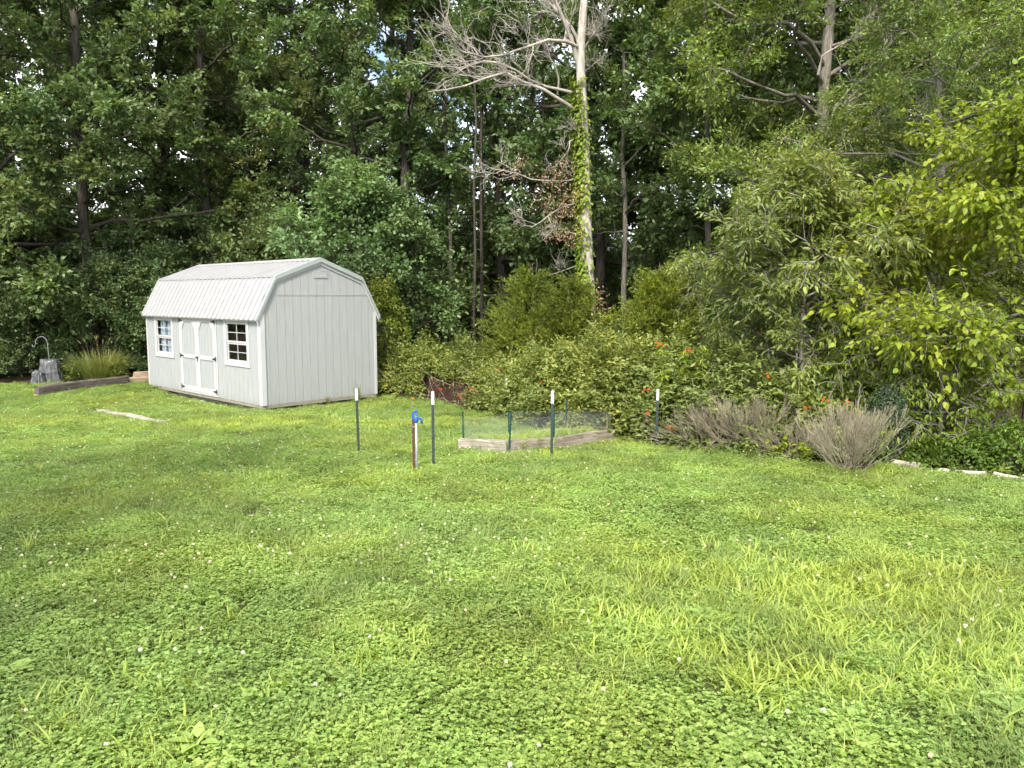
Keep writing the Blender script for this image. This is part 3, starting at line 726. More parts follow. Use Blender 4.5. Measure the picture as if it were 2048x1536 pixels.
# ------------------------------------------------------------------ chicken wire on green stakes
M['wire'] = plain('wire', (.30, .32, .33), .5, .4, .5)
M['stake'] = plain('teal_stake', (.010, .060, .055), .5, .35, var=.2)
net = empty('wire_netting_fence', A_); tag(net, 'low chicken wire fence on dark green stakes round the raised bed', 'fence')
def stake(p, h, tilt):
    r = MB().box((-.011, -.003, -.05), (.011, .003, h)).box((-.003, -.014, -.05), (.003, -.0032, h))
    for k in range(int(h/.06)): r.box((.0112, -.002, .05+k*.06), (.017, .002, .065+k*.06))
    o = r.build('stake', M['stake'], net); o.location = np.array(p)-A_; o.rotation_euler = (tilt[0], tilt[1], .4)
stake(B_+np.array([.05, 0, 0]), .56, (0, -.02)); stake(A_+np.array([.0, -.02, 0]), .60, (0, .05)); stake(A_+(D_-A_)*.40+np.array([0, -.01, 0]), .58, (0, .01))
stake((B_*.6+C_*.4)+np.array([.05, 0, 0]), .52, (0, 0)); stake(C_, .66, (.02, .02))
MB().tube([(0, 0, -.05), (.01, 0, .2), (0, 0, .42)], .008, 6).build('stick', M['twig_bush'], net).location = D_-A_+np.array([-.1, -.05, 0])
def netting(p, q, h, seed, z0=.04):
    """hexagonal wire netting strip from p to q"""
    r = np.random.default_rng(seed); p = np.array(p); q = np.array(q); L = np.linalg.norm(q-p); cell = .034; nxh = int(L/cell); nz = int(h/(cell*.86))
    seg = []
    pt = lambda i, j, dz: (i*cell*.5, (j*1.5+dz)*cell*.5)
    for j in range(int(nz*1.15)):
        for i in range(2*nxh):
            if (i+j) % 2 == 0:
                a = pt(i, j, 0); b_ = pt(i+1, j, .5); c_ = pt(i-1, j, .5); d_ = pt(i, j, -1.0)
                seg += [(a, b_), (a, c_), (a, d_)]
    seg = np.array(seg)
    d = (q-p)/L; nrm = np.array([-d[1], d[0], 0])
    def P3(s, z):
        bulge = .035*np.sin(s*5+seed)*np.sin(z*7)+.02*np.sin(s*13+z*9+seed)
        zz = z0+z*(1-.10*np.abs(np.sin(s*2.2+seed)))
        return p+d*s[:, None]+nrm*bulge[:, None]+np.array([0, 0, 1])*zz[:, None]
    a = P3(seg[:, 0, 0], seg[:, 0, 1]); b_ = P3(seg[:, 1, 0], seg[:, 1, 1])
    return tubes(np.stack([a, b_], 1), np.full((len(a), 2), .0011), 3)
for k, (p, q) in enumerate(((B_, A_), (A_, D_), (B_+np.array([.05, 0, 0]), C_), (C_, D_))):
    V_, Q_ = netting(p-A_, q-A_, .50, k*3+1); link('wire_mesh', nmesh('wire_mesh', V_, Q_, None, M['wire']), None, net)

# ------------------------------------------------------------------ ties and timbers by the shed's far end
L0, L1 = G(74, 793), np.array([-10.55, 21.55, 0.]); L1[2] = zt(L1[0], L1[1])
L1[2] = L0[2]+.02
tag(timber('railroad_tie', L0, L1, .18, .20, M['tie'], None, 11, .06), 'dark weathered railroad tie edging the lawn, left of the shed', 'timber')
tag(timber('railroad_tie', L0+np.array([-.02, -.01, 0]), L1, .19, .13, M['tan_wood'], None, 12, -.075), 'lower brown timber under the dark railroad tie', 'timber')
T0 = at(238, 773, 21.9); T1 = at(304, 767, 22.4); gg = float(zt(-10.3, 22))
for lab, a, b_, z, mt, sd in (('tan timber continuing the dark tie up to the shed', (-10.65, 21.75), (-9.55, 22.35), .02, 'tan_wood', 13),
                              ('short tan timber lying on top of the other by the shed', (-10.75, 22.35), (-10.0, 22.75), .14, 'tan_wood', 14),
                              ('dark brown timber block tucked behind the shed corner', (-10.0, 22.85), (-9.2, 23.2), .18, 'dark_board', 15)):
    za = float(zt(*a)); tag(timber('timber', (*a, za), (*b_, za+.01), .15, .15, M[mt], None, sd, z), lab, 'timber')
p0, p1 = G(200, 825), G(326, 849)
tag(timber('sunken_timber', p0, p1, .15, .12, M['pale_wood'], None, 16, -.05, 0, .004), 'pale bleached timber sunk flush into the lawn before the shed', 'timber')

# dark board wall under the vines
wl = empty('board_wall', gz(-2.1, 19.1)); tag(wl, 'low dark brown board wall half hidden under the vine', 'wall')
w0_, w1_ = gz(-2.15, 19.2), gz(2.6, 12.9)
for i, (a, b_) in enumerate(((0, .22), (.224, .45), (.454, .72), (.724, 1.))):
    for k in range(3):
        o = timber('board', w0_+(w1_-w0_)*a, w0_+(w1_-w0_)*b_, .045, .165, M['dark_board'], wl, 30+i*3+k, -.02+k*.17, 0, .003)
# ------------------------------------------------------------------ shepherd hook, covered chair, ornamental grass
M['hook'] = plain('hook_steel', (.16, .18, .17), .5, .4, var=.2)
hk = G(103, 766); hh = at(95, 673, hk[1])[2]-hk[2]; s = hk[1]/F
hp = [(0, 0, -.15), (-.02, 0, hh*.5), (-.04, 0, hh-.30)]
for k in range(0, 9):
    a = k/8*pi; hp.append((-.04-.17+.17*cos(a), 0, hh-.20+.20*sin(a)))
hp += [(-.405, 0, hh-.27), (-.43, 0, hh-.30), (-.465, 0, hh-.29), (-.475, 0, hh-.24)]
o = empty('shepherd_hook', hk); tag(o, 'thin grey metal shepherd hook with a curled top at the wood edge', 'hook')
MB().tube(hp, .011, 8).build('rod', M['hook'], o, 0, True)
MB().tube([(-.16, 0, .10), (.16, 0, .10)], .009, 6).tube([(.15, 0, .105), (.15, 0, -.1)], .008, 6).build('foot_bar', M['hook'], o)
M['tarp'] = plain('grey_tarp', (.085, .085, .09), .30, .5, var=.5, nsc=9)
def cover(parts):
    mb = MB()
    for (cx, cy_, w, d, h, seed) in parts:
        r = np.random.default_rng(seed); n = 96; lev = [0, .06, .2, .4, .6, .8, .93, 1.0]; V_ = []
        ph = r.uniform(0, 6, 6)
        for li, l in enumerate(lev):
            for k in range(n):
                a = 2*pi*k/n; e = 3.2
                rad = 1/((abs(cos(a))**e+abs(sin(a))**e)**(1/e))
                fold = (1-l*.8)*.10*sin(a*7+ph[0]+l*1.5)+(1-l*.35)*.15*abs(sin(a*9+ph[1]+l*.8))+.06*sin(a*5+l*9+ph[2])+.05*sin(a*11-l*13+ph[4])
                sc = (.86+.22*(1-l))*(1+fold)*(.93 if l == 1 else 1)
                zz = h*l+(.035*sin(a*3+ph[3])*l)
                V_.append((cx+w/2*rad*cos(a)*sc, cy_+d/2*rad*sin(a)*sc, zz))
        F_ = [(i*n+k, i*n+(k+1) % n, (i+1)*n+(k+1) % n, (i+1)*n+k) for i in range(len(lev)-1) for k in range(n)]
        V_.append((cx, cy_, h*1.03)); F_ += [((len(lev)-1)*n+k, (len(lev)-1)*n+(k+1) % n, len(lev)*n) for k in range(n)]
        mb.add(V_, F_)
    return mb
ch = G(95, 766); o = empty('covered_chair', ch, .25); tag(o, 'garden chair wrapped in a crumpled grey tarp at the wood edge', 'chair')
cover([(.08, .05, .50, .36, .66, 3), (-.17, -.10, .32, .40, .36, 4)]).build('tarp_cover', M['tarp'], o, 0, True)
MB().tube([(-.12, -.16, .34), (.05, -.20, .30), (.25, -.17, .36), (.34, .02, .34)], .007, 6).build('tie_cord', M['hook'], o)
def reed_clump(base, R, n, L, label, name='ornamental_grass'):
    r = np.random.default_rng(int(abs(base[0]*10))); P0 = disc(r, n, R)
    a = np.arctan2(P0[:, 1], P0[:, 0])+r.normal(0, .7, n); D = np.stack([np.cos(a), np.sin(a), np.zeros(n)], -1)
    u = unit(np.stack([P0[:, 0]*1.0+r.normal(0, .16, n), P0[:, 1]*1.0+r.normal(0, .16, n), np.ones(n)], -1))
    V_, T_, t_ = ribbons(P0, D, u, r.uniform(*L, n), r.uniform(.008, .014, n), r.uniform(.15, .75, n)**1.2, 7, r.uniform(0, 1, n))
    e = empty(name, base); tag(e, label, 'plant'); link('blades', nmesh('blades', V_, T_, t_, M['reed']), None, e); return e
rc = G(190, 764)+np.array([0, .3, 0]); e = reed_clump(rc, .42, 1100, (.55, 1.15), 'large arching ornamental grass clump left of the shed')
r = np.random.default_rng(4); pl = MB()
for k in range(7):
    x, y = r.uniform(-.3, .3), r.uniform(-.2, .2); h = r.uniform(1.0, 1.22)
    pl.tube([(x, y, .2), (x*1.6, y, h*.7), (x*2.1, y, h)], [.004, .003, .002], 4).tube([(x*2.1, y, h), (x*2.3, y, h+.07), (x*2.6, y, h+.13)], [.009, .011, .003], 5)
pl.build('seed_heads', M['straw'], e)
# leafy companions in front of the clump
def leafy(base, n_st, h, spread, Lf, Wf, mat, label, name='leafy_plant', kind='lance', seed=0, cat='plant', npl=14, group=None, droop=.3):
    r = np.random.default_rng(seed); e = empty(name, base); tag(e, label, cat, group); parts = []; st = MB()
    for k in range(n_st):
        a = r.uniform(0, 2*pi); rr = spread*np.sqrt(r.uniform(0, 1)); hh_ = h*r.uniform(.7, 1.05); b0 = np.array([rr*.5*cos(a), rr*.5*sin(a), 0]); b1 = np.array([rr*cos(a), rr*sin(a), hh_])
        st.tube([b0, (b0+b1)/2+np.array([0, 0, hh_*.05]), b1], [.006, .005, .003], 4)
        m_ = npl; s_ = r.uniform(.2, 1, m_)[:, None]; P = b0+(b1-b0)*s_; az = r.uniform(0, 2*pi, m_); D = np.stack([np.cos(az), np.sin(az), r.normal(-droop+.3, .3, m_)], -1)
        Nn = np.stack([r.normal(0, .3, m_), r.normal(0, .3, m_), np.ones(m_)], -1); Ls = Lf*r.uniform(.7, 1.2, m_)
        parts.append(leaves(P, D, Nn, Ls, Ls*Wf, kind, r.uniform(0, 1, m_)))
    V_, T_, t_ = jl(parts); link('leaves', nmesh('leaves', V_, T_, t_, mat), None, e); st.build('stems', M['stem_green'], e)
    return e
leafy(G(140, 764), 22, .55, .45, .14, .2, M['vine'], 'grey-green leafy perennial at the left of the ornamental grass', 'perennial', seed=1, npl=26)
leafy(G(235, 764)+np.array([0, .2, 0]), 16, .7, .35, .14, .2, M['vine'], 'leafy perennial between the ornamental grass and the shed', 'perennial', seed=2, npl=26)
# ------------------------------------------------------------------ trees
def bend(base, d, L, K, up, wob, r):
    """curved centre lines: base (B,3), d (B,3), L (B,) -> (B,K,3)"""
    s = np.linspace(0, 1, K)
    P = base[:, None] + d[:, None]*(L[:, None]*s)[..., None]
    P[..., 2] += (up*L)[:, None]*s**2
    w = np.cumsum(r.normal(0, 1, (len(base), K, 3)), axis=1); w -= w[:, :1]
    return P + w*(wob*L)[:, None, None]/K
def along(P, s):
    """points and tangents at fraction s (B,n) on lines P (B,K,3)"""
    B, K, _ = P.shape; x = np.clip(s, 0, .9999)*(K-1); i = x.astype(int); f = (x-i)[..., None]; b = np.arange(B)[:, None]
    a, c = P[b, i], P[b, i+1]; return a+(c-a)*f, unit(c-a)
def fork(r, T, a0, a1, flat=.6):
    """new directions leaving tangents T at angles a0..a1, kept rather flat"""
    q = r.normal(0, 1, T.shape); q[..., 2] *= flat; q = unit(q - T*(q*T).sum(-1, keepdims=True)); a = r.uniform(a0, a1, T.shape[:-1])[..., None]
    return unit(T*np.cos(a)+q*np.sin(a))
def gen_tree(seed, H, r0, cb, nl, reach, ns=7, ntw=6, lp=26, lsize=.13, lw=.62, kind='diamond', elev=(.05, .8), up=.12, droop=0., lean=(0, 0), top=1.0, prof=None,
             spread=.12, fork2=False, twl=(.3, .75), nrm_up=.9, bark='bark', leaf='oak', trunk_k=12, leafdown=0., side=None):
    r = np.random.default_rng(seed); K = trunk_k
    s = np.linspace(0, 1, K); tr = np.zeros((1, K, 3)); tr[0, :, 2] = s*H
    w = np.cumsum(r.normal(0, 1, (K, 2)), axis=0); w -= w[:1]; tr[0, :, :2] = w*H*.006+np.outer(s, lean)
    tr[0, 0, 2] = -.3
    R = r0*(1-.80*s)[None]; R[0, 0] *= 1.35; R[0, 1] *= 1.04
    wood = [tubes(tr, R, 9)]
    t = cb+(1-cb)*(np.arange(nl)+r.uniform(0, 1, nl))/nl; t = np.clip(t*top, 0, .99)
    q = (t-cb)/(1-cb)
    pf = np.clip(np.sin(np.clip(q, 0, 1)**.75*pi*.86+.42), .18, 1) if prof is None else prof(q)
    L = reach*pf*r.uniform(.7, 1.15, nl); az = np.arange(nl)*2.399+r.uniform(-.5, .5, nl)
    if side is not None: az = side[0]+r.uniform(-side[1], side[1], nl)
    el = elev[0]+(elev[1]-elev[0])*q+r.normal(0, .14, nl)
    b, _ = along(tr, t[None]); b = b[0]
    d = np.stack([np.cos(az)*np.cos(el), np.sin(az)*np.cos(el), np.sin(el)], -1)
    lim = bend(b, d, L, 7, up*np.ones(nl)-droop, .28, r)
    Rb = (r0*(1-.82*t)*.50*np.clip(L/reach, .3, 1))[:, None]*np.linspace(1, .22, 7)[None]
    wood.append(tubes(lim, Rb, 6))
    sp = r.uniform(.22, 1, (nl, ns)); sp[:, -1] = .98; P, T = along(lim, sp); P = P.reshape(-1, 3); D = fork(r, T, .5, 1.15).reshape(-1, 3); D[:, 2] += .10-droop
    Ls = (L[:, None]*(.46*(1.15-sp))+.35).ravel()*r.uniform(.75, 1.2, nl*ns)
    sec = bend(P, unit(D), Ls, 5, np.full(len(Ls), .06-droop), .3, r)
    Rs = (np.repeat(Rb[:, 3], ns)*.42)[:, None]*np.linspace(1, .35, 5)[None]
    wood.append(tubes(sec, np.maximum(Rs, .004), 4))
    st = r.uniform(.15, 1, (len(sec), ntw)); P, T = along(sec, st); P = P.reshape(-1, 3); D = fork(r, T, .4, 1.2, .55).reshape(-1, 3); D[:, 2] -= droop*.8
    Lt = r.uniform(*twl, len(P)); tw = bend(P, unit(D), Lt, 3, np.full(len(Lt), .02-droop*.6), .2, r)
    wood.append(tubes(tw, np.broadcast_to(np.array([.006, .0045, .003]), (len(tw), 3)), 3))
    V, Q = join(wood)
    if lp <= 0: return nmesh('trunk', V, Q, None, M[bark], True), None
    sl = r.uniform(.1, 1.05, (len(tw), lp)); P, T = along(tw, sl); P = P.reshape(-1, 3); T = T.reshape(-1, 3); n = len(P)
    off = r.normal(0, 1, (n, 3))*np.array([1, 1, .55]); P = P+off*spread*.5
    D = unit(unit(off)*.8+T*.6+r.normal(0, .3, (n, 3))+np.array([0, 0, -.05-leafdown])); Nn = r.normal(0, .5, (n, 3)); Nn[:, 2] += nrm_up; Nn += unit(off)*.2
    ls = lsize*r.uniform(.65, 1.25, n)
    tint = np.clip(np.repeat(r.uniform(.1, .9, len(tw)), lp)+r.normal(0, .22, n), 0, 1)
    LV, LT, lt = leaves(P, D, Nn, ls, ls*lw, kind, tint)
    return nmesh('trunk', V, Q, None, M[bark], True), nmesh('crown', LV, LT, lt, M[leaf])
def place(name, label, proto, x, y, rz=0, s=1.0, col=(1, 1, 1), group=None, dz=0, sz=None, cat='tree', crown='crown', trunk='trunk'):
    e = empty(name, (x, y, float(zt(x, y))+dz), rz); e.scale = (s, s, sz or s); tag(e, label, cat, group)
    link(trunk, proto[0], None, e)
    if proto[1] is not None: o = link(crown, proto[1], None, e); o.color = (*col, 1)
    return e
def X(px, y): return (px-1024)/F*y*1.0

OAK = [gen_tree(300+k, 17+k % 3, .21+.03*(k % 2), .08, 40, 4.3, 8, 6, 28, .165, .64, 'diamond', (-.05, .95), .10, .04) for k in range(4)]
TALL = [gen_tree(320+k, 21, .20, .24, 32, 4.2, 8, 6, 26, .165, .64, 'diamond', (.15, 1.0), .12, .03, bark='bark') for k in range(3)]
PALE = [gen_tree(340, 19, .24, .22, 32, 4.6, 8, 6, 26, .14, .6, 'diamond', (.1, .95), .10, .05, leaf='pale')]
BUSH = [gen_tree(350+k, 4.8, .06, .04, 22, 2.1, 6, 5, 18, .13, .6, 'diamond', (.1, .9), .15, .05) for k in range(2)]
THIN = [gen_tree(360+k, 15, .10, .25, 24, 2.3, 6, 5, 24, .15, .6, 'diamond', (.1, .9), .1, .03, bark='bark_mid') for k in range(2)]
YOAK = gen_tree(370, 5.6, .10, .05, 28, 2.7, 8, 6, 17, .125, .66, 'lobed', (-.1, .85), .10, .06)

EDGE = 'leafy trees along the wood edge'
rows = [  # proto, pixel x, depth, rotation, scale, colour, label
 (OAK[0], 190, 25.5, .4, 1.0, (1.05, 1.05, .95), 'dark twin-stemmed oak at the left behind the ornamental grass'),
 (OAK[1], -70, 24.5, 1.4, 1.0, (.95, 1, 1.0), 'dark oak at the far left edge of the picture'),
 (OAK[2], 40, 30, 2.2, 1.1, (1, 1, 1), 'dark oak behind the shepherd hook'),
 (TALL[0], 412, 28.5, .2, 1.0, (.95, 1, .9), 'tall tree with dark trunk above the left end of the shed roof'),
 (OAK[3], 330, 31, 3.0, 1.05, (1.1, 1.05, .85), 'yellower green oak behind the tall trunk left of the shed'),
 (PALE[0], 600, 30, .8, 1.0, (1.05, 1.05, 1.0), 'pale grey-green tree high above the shed ridge'),
 (TALL[1], 690, 27.5, 2.0, .95, (.95, 1, 1), 'tall dark tree behind the right gable of the shed'),
 (OAK[1], 830, 27, 4.2, .98, (1.12, 1.18, 1.1), 'broad oak between the shed and the dead tree'),
 (OAK[0], 1010, 29, 5.0, 1.05, (1.0, 1.05, 1.0), 'oak with lit leaf clumps just left of the dead tree'),
 (TALL[2], 1196, 26.5, 1.0, 1.0, (1.0, 1.05, .95), 'tall brown-trunked tree right behind the dead tree'),
 (THIN[0], 1252, 23.5, .5, .95, (1.05, 1.1, 1), 'slim tree with light grey trunk right of the dead tree'),
 (OAK[2], 1310, 27.5, .1, 1.0, (1.05, 1.15, 1.05), 'oak filling the gap right of the dead tree'),
 (THIN[1], 1399, 22.5, 2.6, 1.1, (1.05, 1.12, 1), 'slim leaning grey-trunked tree left of the locust'),
 (OAK[3], 1500, 28, 1.9, 1.0, (1.05, 1.12, 1.0), 'dark oak behind the slim leaning tree'),
 (TALL[0], 1720, 25, 3.4, 1.0, (1.1, 1.1, .95), 'tall tree behind the locust at the right'),
 (OAK[0], 1880, 22, 2.5, .95, (1.05, 1.1, 1), 'dark oak behind the bare dead branches on the right'),
 (OAK[1], 2080, 20, .6, 1.0, (1.05, 1.1, 1), 'dark oak at the upper right edge of the picture'),
 (OAK[2], 2230, 17, 3.7, .9, (1.1, 1.15, .95), 'oak just beyond the right edge of the picture'),
 (OAK[3], -260, 23, .9, 1.0, (1, 1, 1), 'oak just beyond the left edge of the picture'),
]
for pr, px, y, rz, s, col, lab in rows: place('wood_tree', lab, pr, X(px, y), y, rz, s, col, EDGE)
place('young_oak', 'low bushy young oak growing right behind the shed gable', YOAK, X(735, 23), 23, .3, 1.0, (1.15, 1.25, 1.15), EDGE)
rr_ = np.random.default_rng(12)
SECOND = []
for k in range(17):                                  # the next ranks of the wood
    y = rr_.uniform(31, 47); px = -250 + (k+rr_.uniform(-.3, .3))*2550/17
    pr = (OAK+TALL+PALE+TALL)[rr_.integers(0, 11)]
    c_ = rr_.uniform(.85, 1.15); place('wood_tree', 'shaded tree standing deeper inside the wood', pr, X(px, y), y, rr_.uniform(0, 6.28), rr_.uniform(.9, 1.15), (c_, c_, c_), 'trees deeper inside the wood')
for k in range(22):                                  # saplings and brush at the dark foot of the wood
    y = rr_.uniform(24.5, 30) if k % 2 else rr_.uniform(31, 42); px = -150 + (k+rr_.uniform(-.4, .4))*2350/22
    if 1580 < px: y -= 3
    if 840 < px < 1500: y = max(y, 30.5)
    c_ = rr_.uniform(.75, 1.1); place('understory_tree', 'small leafy understory tree in the shade of the wood', BUSH[k % 2], X(px, y), y, rr_.uniform(0, 6.28), rr_.uniform(.7, 1.1), (c_, c_*1.02, c_), 'understory trees', cat='tree')
# far wood behind, one mass
fp = []
for k in range(32):
    y = rr_.uniform(48, 95); x = rr_.uniform(-.85, .85)*y; fp.append((x, y, float(zt(x, y))))
fm = []
for pr in OAK[:2]+BUSH[:1]:
    fm.append(pr[1])
scatter('far_wood', 'mass of far trees closing the view behind the wood', 'trees', np.array(fp), fm, rr_, .95, 1.35, .03, idx=rr_.integers(0, 2, len(fp)))
fb = [(x, y, float(zt(x, y))) for y in (36, 44, 52, 62, 75) for x in np.arange(-.8*y, .8*y, 2.6)+rr_.uniform(-.8, .8)]
scatter('wood_brush', 'dense dark brush under the far trees', 'brush', np.array(fb), [BUSH[0][1], BUSH[1][1]], rr_, .8, 1.5, .05)
# thin bare dark stems inside the wood
for k, (px, y) in enumerate(((952, 25), (962, 26), (905, 27), (1085, 28), (1330, 26), (1480, 25))):
    h = 16+k % 4; r = np.random.default_rng(k+70); e = empty('slender_tree', gz(X(px, y), y)); tag(e, 'thin bare dark stem rising inside the wood', 'tree', 'thin bare stems inside the wood')
    z = np.linspace(-.3, h, 9); P = np.stack([np.cumsum(r.normal(0, .06, 9)), np.cumsum(r.normal(0, .06, 9)), z], -1)
    V_, Q_ = tubes(P[None], np.linspace(.05+.015*(k % 3), .025, 9)[None], 7); link('trunk', nmesh('trunk', V_, Q_, None, M['bark'], True), None, e)

# ---- the dead tree, its limbs traced in the plane of the trunk, with real depth added
DY = 21.0; dead = empty('dead_tree', gz(X(1178, DY), DY)); tag(dead, 'tall bleached dead tree with bare limbs and a green vine up its trunk', 'tree')
dl0 = np.array(dead.location); r = np.random.default_rng(77)
def pl(pts, dy=0.0, jit=.0):
    n_ = len(pts); return np.array([at(px, py, DY+dy*i/max(1, n_-1)+(r.normal(0, jit) if i else 0))-dl0 for i, (px, py) in enumerate(pts)])
def resample(P, K):
    d = np.r_[0, np.cumsum(np.linalg.norm(np.diff(P, axis=0), axis=1))]; s = np.linspace(0, d[-1], K); return np.stack([np.interp(s, d, P[:, k]) for k in range(3)], -1)
trk = pl([(1181, 640), (1176, 560), (1172, 480), (1170, 400), (1168, 300), (1164, 210), (1161, 120), (1164, 50), (1170, -20), (1176, -110), (1174, -210)])
trk[0, 2] = -.3
px2m = DY/F
wd = [tubes(resample(trk, 24)[None], np.interp(np.linspace(0, 1, 24), [0, .3, .55, .75, 1], [.20, .17, .14, .105, .045])[None], 10)]
LIMBS = [  # pixel polyline, depth change, start radius
 ([(1156, 128), (1142, 75), (1128, 40), (1105, -10), (1085, -80)], -.6, .085), ([(1128, 95), (1135, 55), (1108, 10), (1098, -40)], .7, .075),
 ([(1167, 102), (1182, 75), (1200, 52), (1214, 32)], -.8, .05), ([(1160, 100), (1150, 62), (1120, 30), (1100, 5), (1060, -5), (1030, -15)], .4, .06),
 ([(1155, 222), (1120, 200), (1082, 176), (1040, 162), (1010, 145), (975, 155), (930, 172), (880, 182), (855, 184)], -1.8, .065),
 ([(1156, 188), (1115, 178), (1075, 170), (1030, 140), (985, 118), (945, 128), (905, 150)], -1.0, .055),
 ([(1158, 95), (1130, 82), (1095, 80), (1060, 92), (1020, 105), (985, 118), (930, 105), (890, 88)], -2.2, .06),
 ([(1163, 148), (1175, 138), (1190, 126), (1196, 125)], -.3, .018), ([(1115, 190), (1118, 160), (1110, 130), (1090, 105), (1060, 100)], -.6, .035),
 ([(1158, 355), (1135, 362), (1105, 362), (1065, 360), (1030, 345), (985, 338), (960, 325)], -1.2, .035),
 ([(1160, 405), (1130, 412), (1105, 425), (1080, 445), (1062, 455)], -1.0, .030), ([(1158, 470), (1130, 462), (1100, 466)], -.5, .022),
 ([(1157, 530), (1130, 540), (1100, 550), (1078, 556)], -.6, .018), ([(1158, 275), (1140, 280), (1138, 300), (1122, 320), (1110, 335)], -.5, .022), ([(1157, 262), (1140, 257), (1128, 268)], -.3, .015)]
base_l = []
for pts, dy, r0_ in LIMBS:
    P = resample(pl(pts, dy, .05), 9); r0_ *= .8; wd.append(tubes(P[None], np.linspace(r0_, r0_*.3, 9)[None], 6)); base_l.append((P, r0_))
tips = []
for P, r0_ in base_l:
    if r0_ < .031: n1 = 3
    else: n1 = 9
    L_ = np.linalg.norm(np.diff(P, axis=0), axis=1).sum()
    sp = r.uniform(.25, 1, (1, n1)); B0, T0_ = along(P[None], sp); D0 = fork(r, T0_, .35, 1.0, .9)[0]; D0[:, 2] += .25; Ls = L_*r.uniform(.18, .40, n1)
    s1 = bend(B0[0], unit(D0), Ls, 6, np.full(n1, .1), .3, r); wd.append(tubes(s1, np.maximum((r0_*.38)*np.linspace(1, .3, 6)[None]*np.ones((n1, 1)), .006), 4))
    sp = r.uniform(.2, 1, (n1, 5)); B1, T1 = along(s1, sp); B1 = B1.reshape(-1, 3); D1 = fork(r, T1, .4, 1.0, .9).reshape(-1, 3); D1[:, 2] += .15; L1_ = np.repeat(Ls, 5)*r.uniform(.25, .6, len(B1))
    s2 = bend(B1, unit(D1), L1_, 5, np.full(len(B1), .1), .35, r); wd.append(tubes(s2, np.broadcast_to(np.linspace(.009, .004, 5), (len(s2), 5)), 3))
    sp = r.uniform(.2, 1, (len(s2), 3)); B2, T2 = along(s2, sp); B2 = B2.reshape(-1, 3); D2 = fork(r, T2, .4, 1.0, .9).reshape(-1, 3)
    s3 = bend(B2, D2, r.uniform(.12, .4, len(B2)), 4, np.full(len(B2), .08), .5, r); wd.append(tubes(s3, np.broadcast_to(np.linspace(.005, .003, 4), (len(s3), 4)), 3))
V_, Q_ = join(wd[:1]); link('trunk', nmesh('trunk', V_, Q_, None, M['bark_dead'], True), None, dead)
V_, Q_ = join(wd[1:]); link('bare_limbs', nmesh('bare_limbs', V_, Q_, None, M['twig_dead'], True), None, dead)
# withered leaves on the low dead boughs
cl = [at(px, py, DY-.5)-dl0 for px, py in ((1105, 345), (1120, 365), (1090, 362), (1080, 400), (1100, 410), (1125, 405), (1140, 415), (1110, 430), (1150, 385), (1130, 470), (1110, 462), (1150, 468), (1040, 345), (1195, 600), (1200, 625), (1188, 580), (1130, 330), (1045, 320), (1010, 335))]
P = np.repeat(np.array(cl), 60, 0)+r.normal(0, .15, (len(cl)*60, 3)); nn_ = len(P)
V_, T_, t_ = leaves(P, r.normal(0, 1, (nn_, 3))+np.array([0, 0, -.8]), r.normal(0, 1, (nn_, 3)), r.uniform(.05, .10, nn_), .035, 'diamond', r.uniform(0, 1, nn_)); link('withered_leaves', nmesh('withered_leaves', V_, T_, t_, M['deadleaf']), None, dead)
# ivy climbing the left face of the trunk
ts = r.uniform(0, 1, 3400); ys = 600-ts*450; keep = r.uniform(0, 1, 3400) < np.interp(ys, [150, 190, 260, 340, 400, 425, 440, 455, 500, 520, 600], [.25, .4, .7, .85, .8, .35, .06, .35, .25, .6, .8]); ys = ys[keep]
zs = np.array([at(1165, y_, DY)[2]-dl0[2] for y_ in ys]); cxs = np.interp(zs, trk[:, 2], trk[:, 0]); cys = np.interp(zs, trk[:, 2], trk[:, 1])
az = r.normal(pi*1.12, .75, len(zs)); rad = r.uniform(.17, .27, len(zs)); dv = np.stack([np.cos(az), np.sin(az), np.zeros(len(zs))], -1)
P = np.stack([cxs, cys, zs], -1)+dv*rad[:, None]
V_, T_, t_ = leaves(P, dv*.6+np.array([0, 0, -.8])+r.normal(0, .3, P.shape), dv+np.array([0, 0, .6]), r.uniform(.08, .15, len(P)), r.uniform(.06, .10, len(P)), 'oval', r.uniform(0, 1, len(P)))
link('climbing_vine', nmesh('climbing_vine', V_, T_, t_, M['ivy']), None, dead)

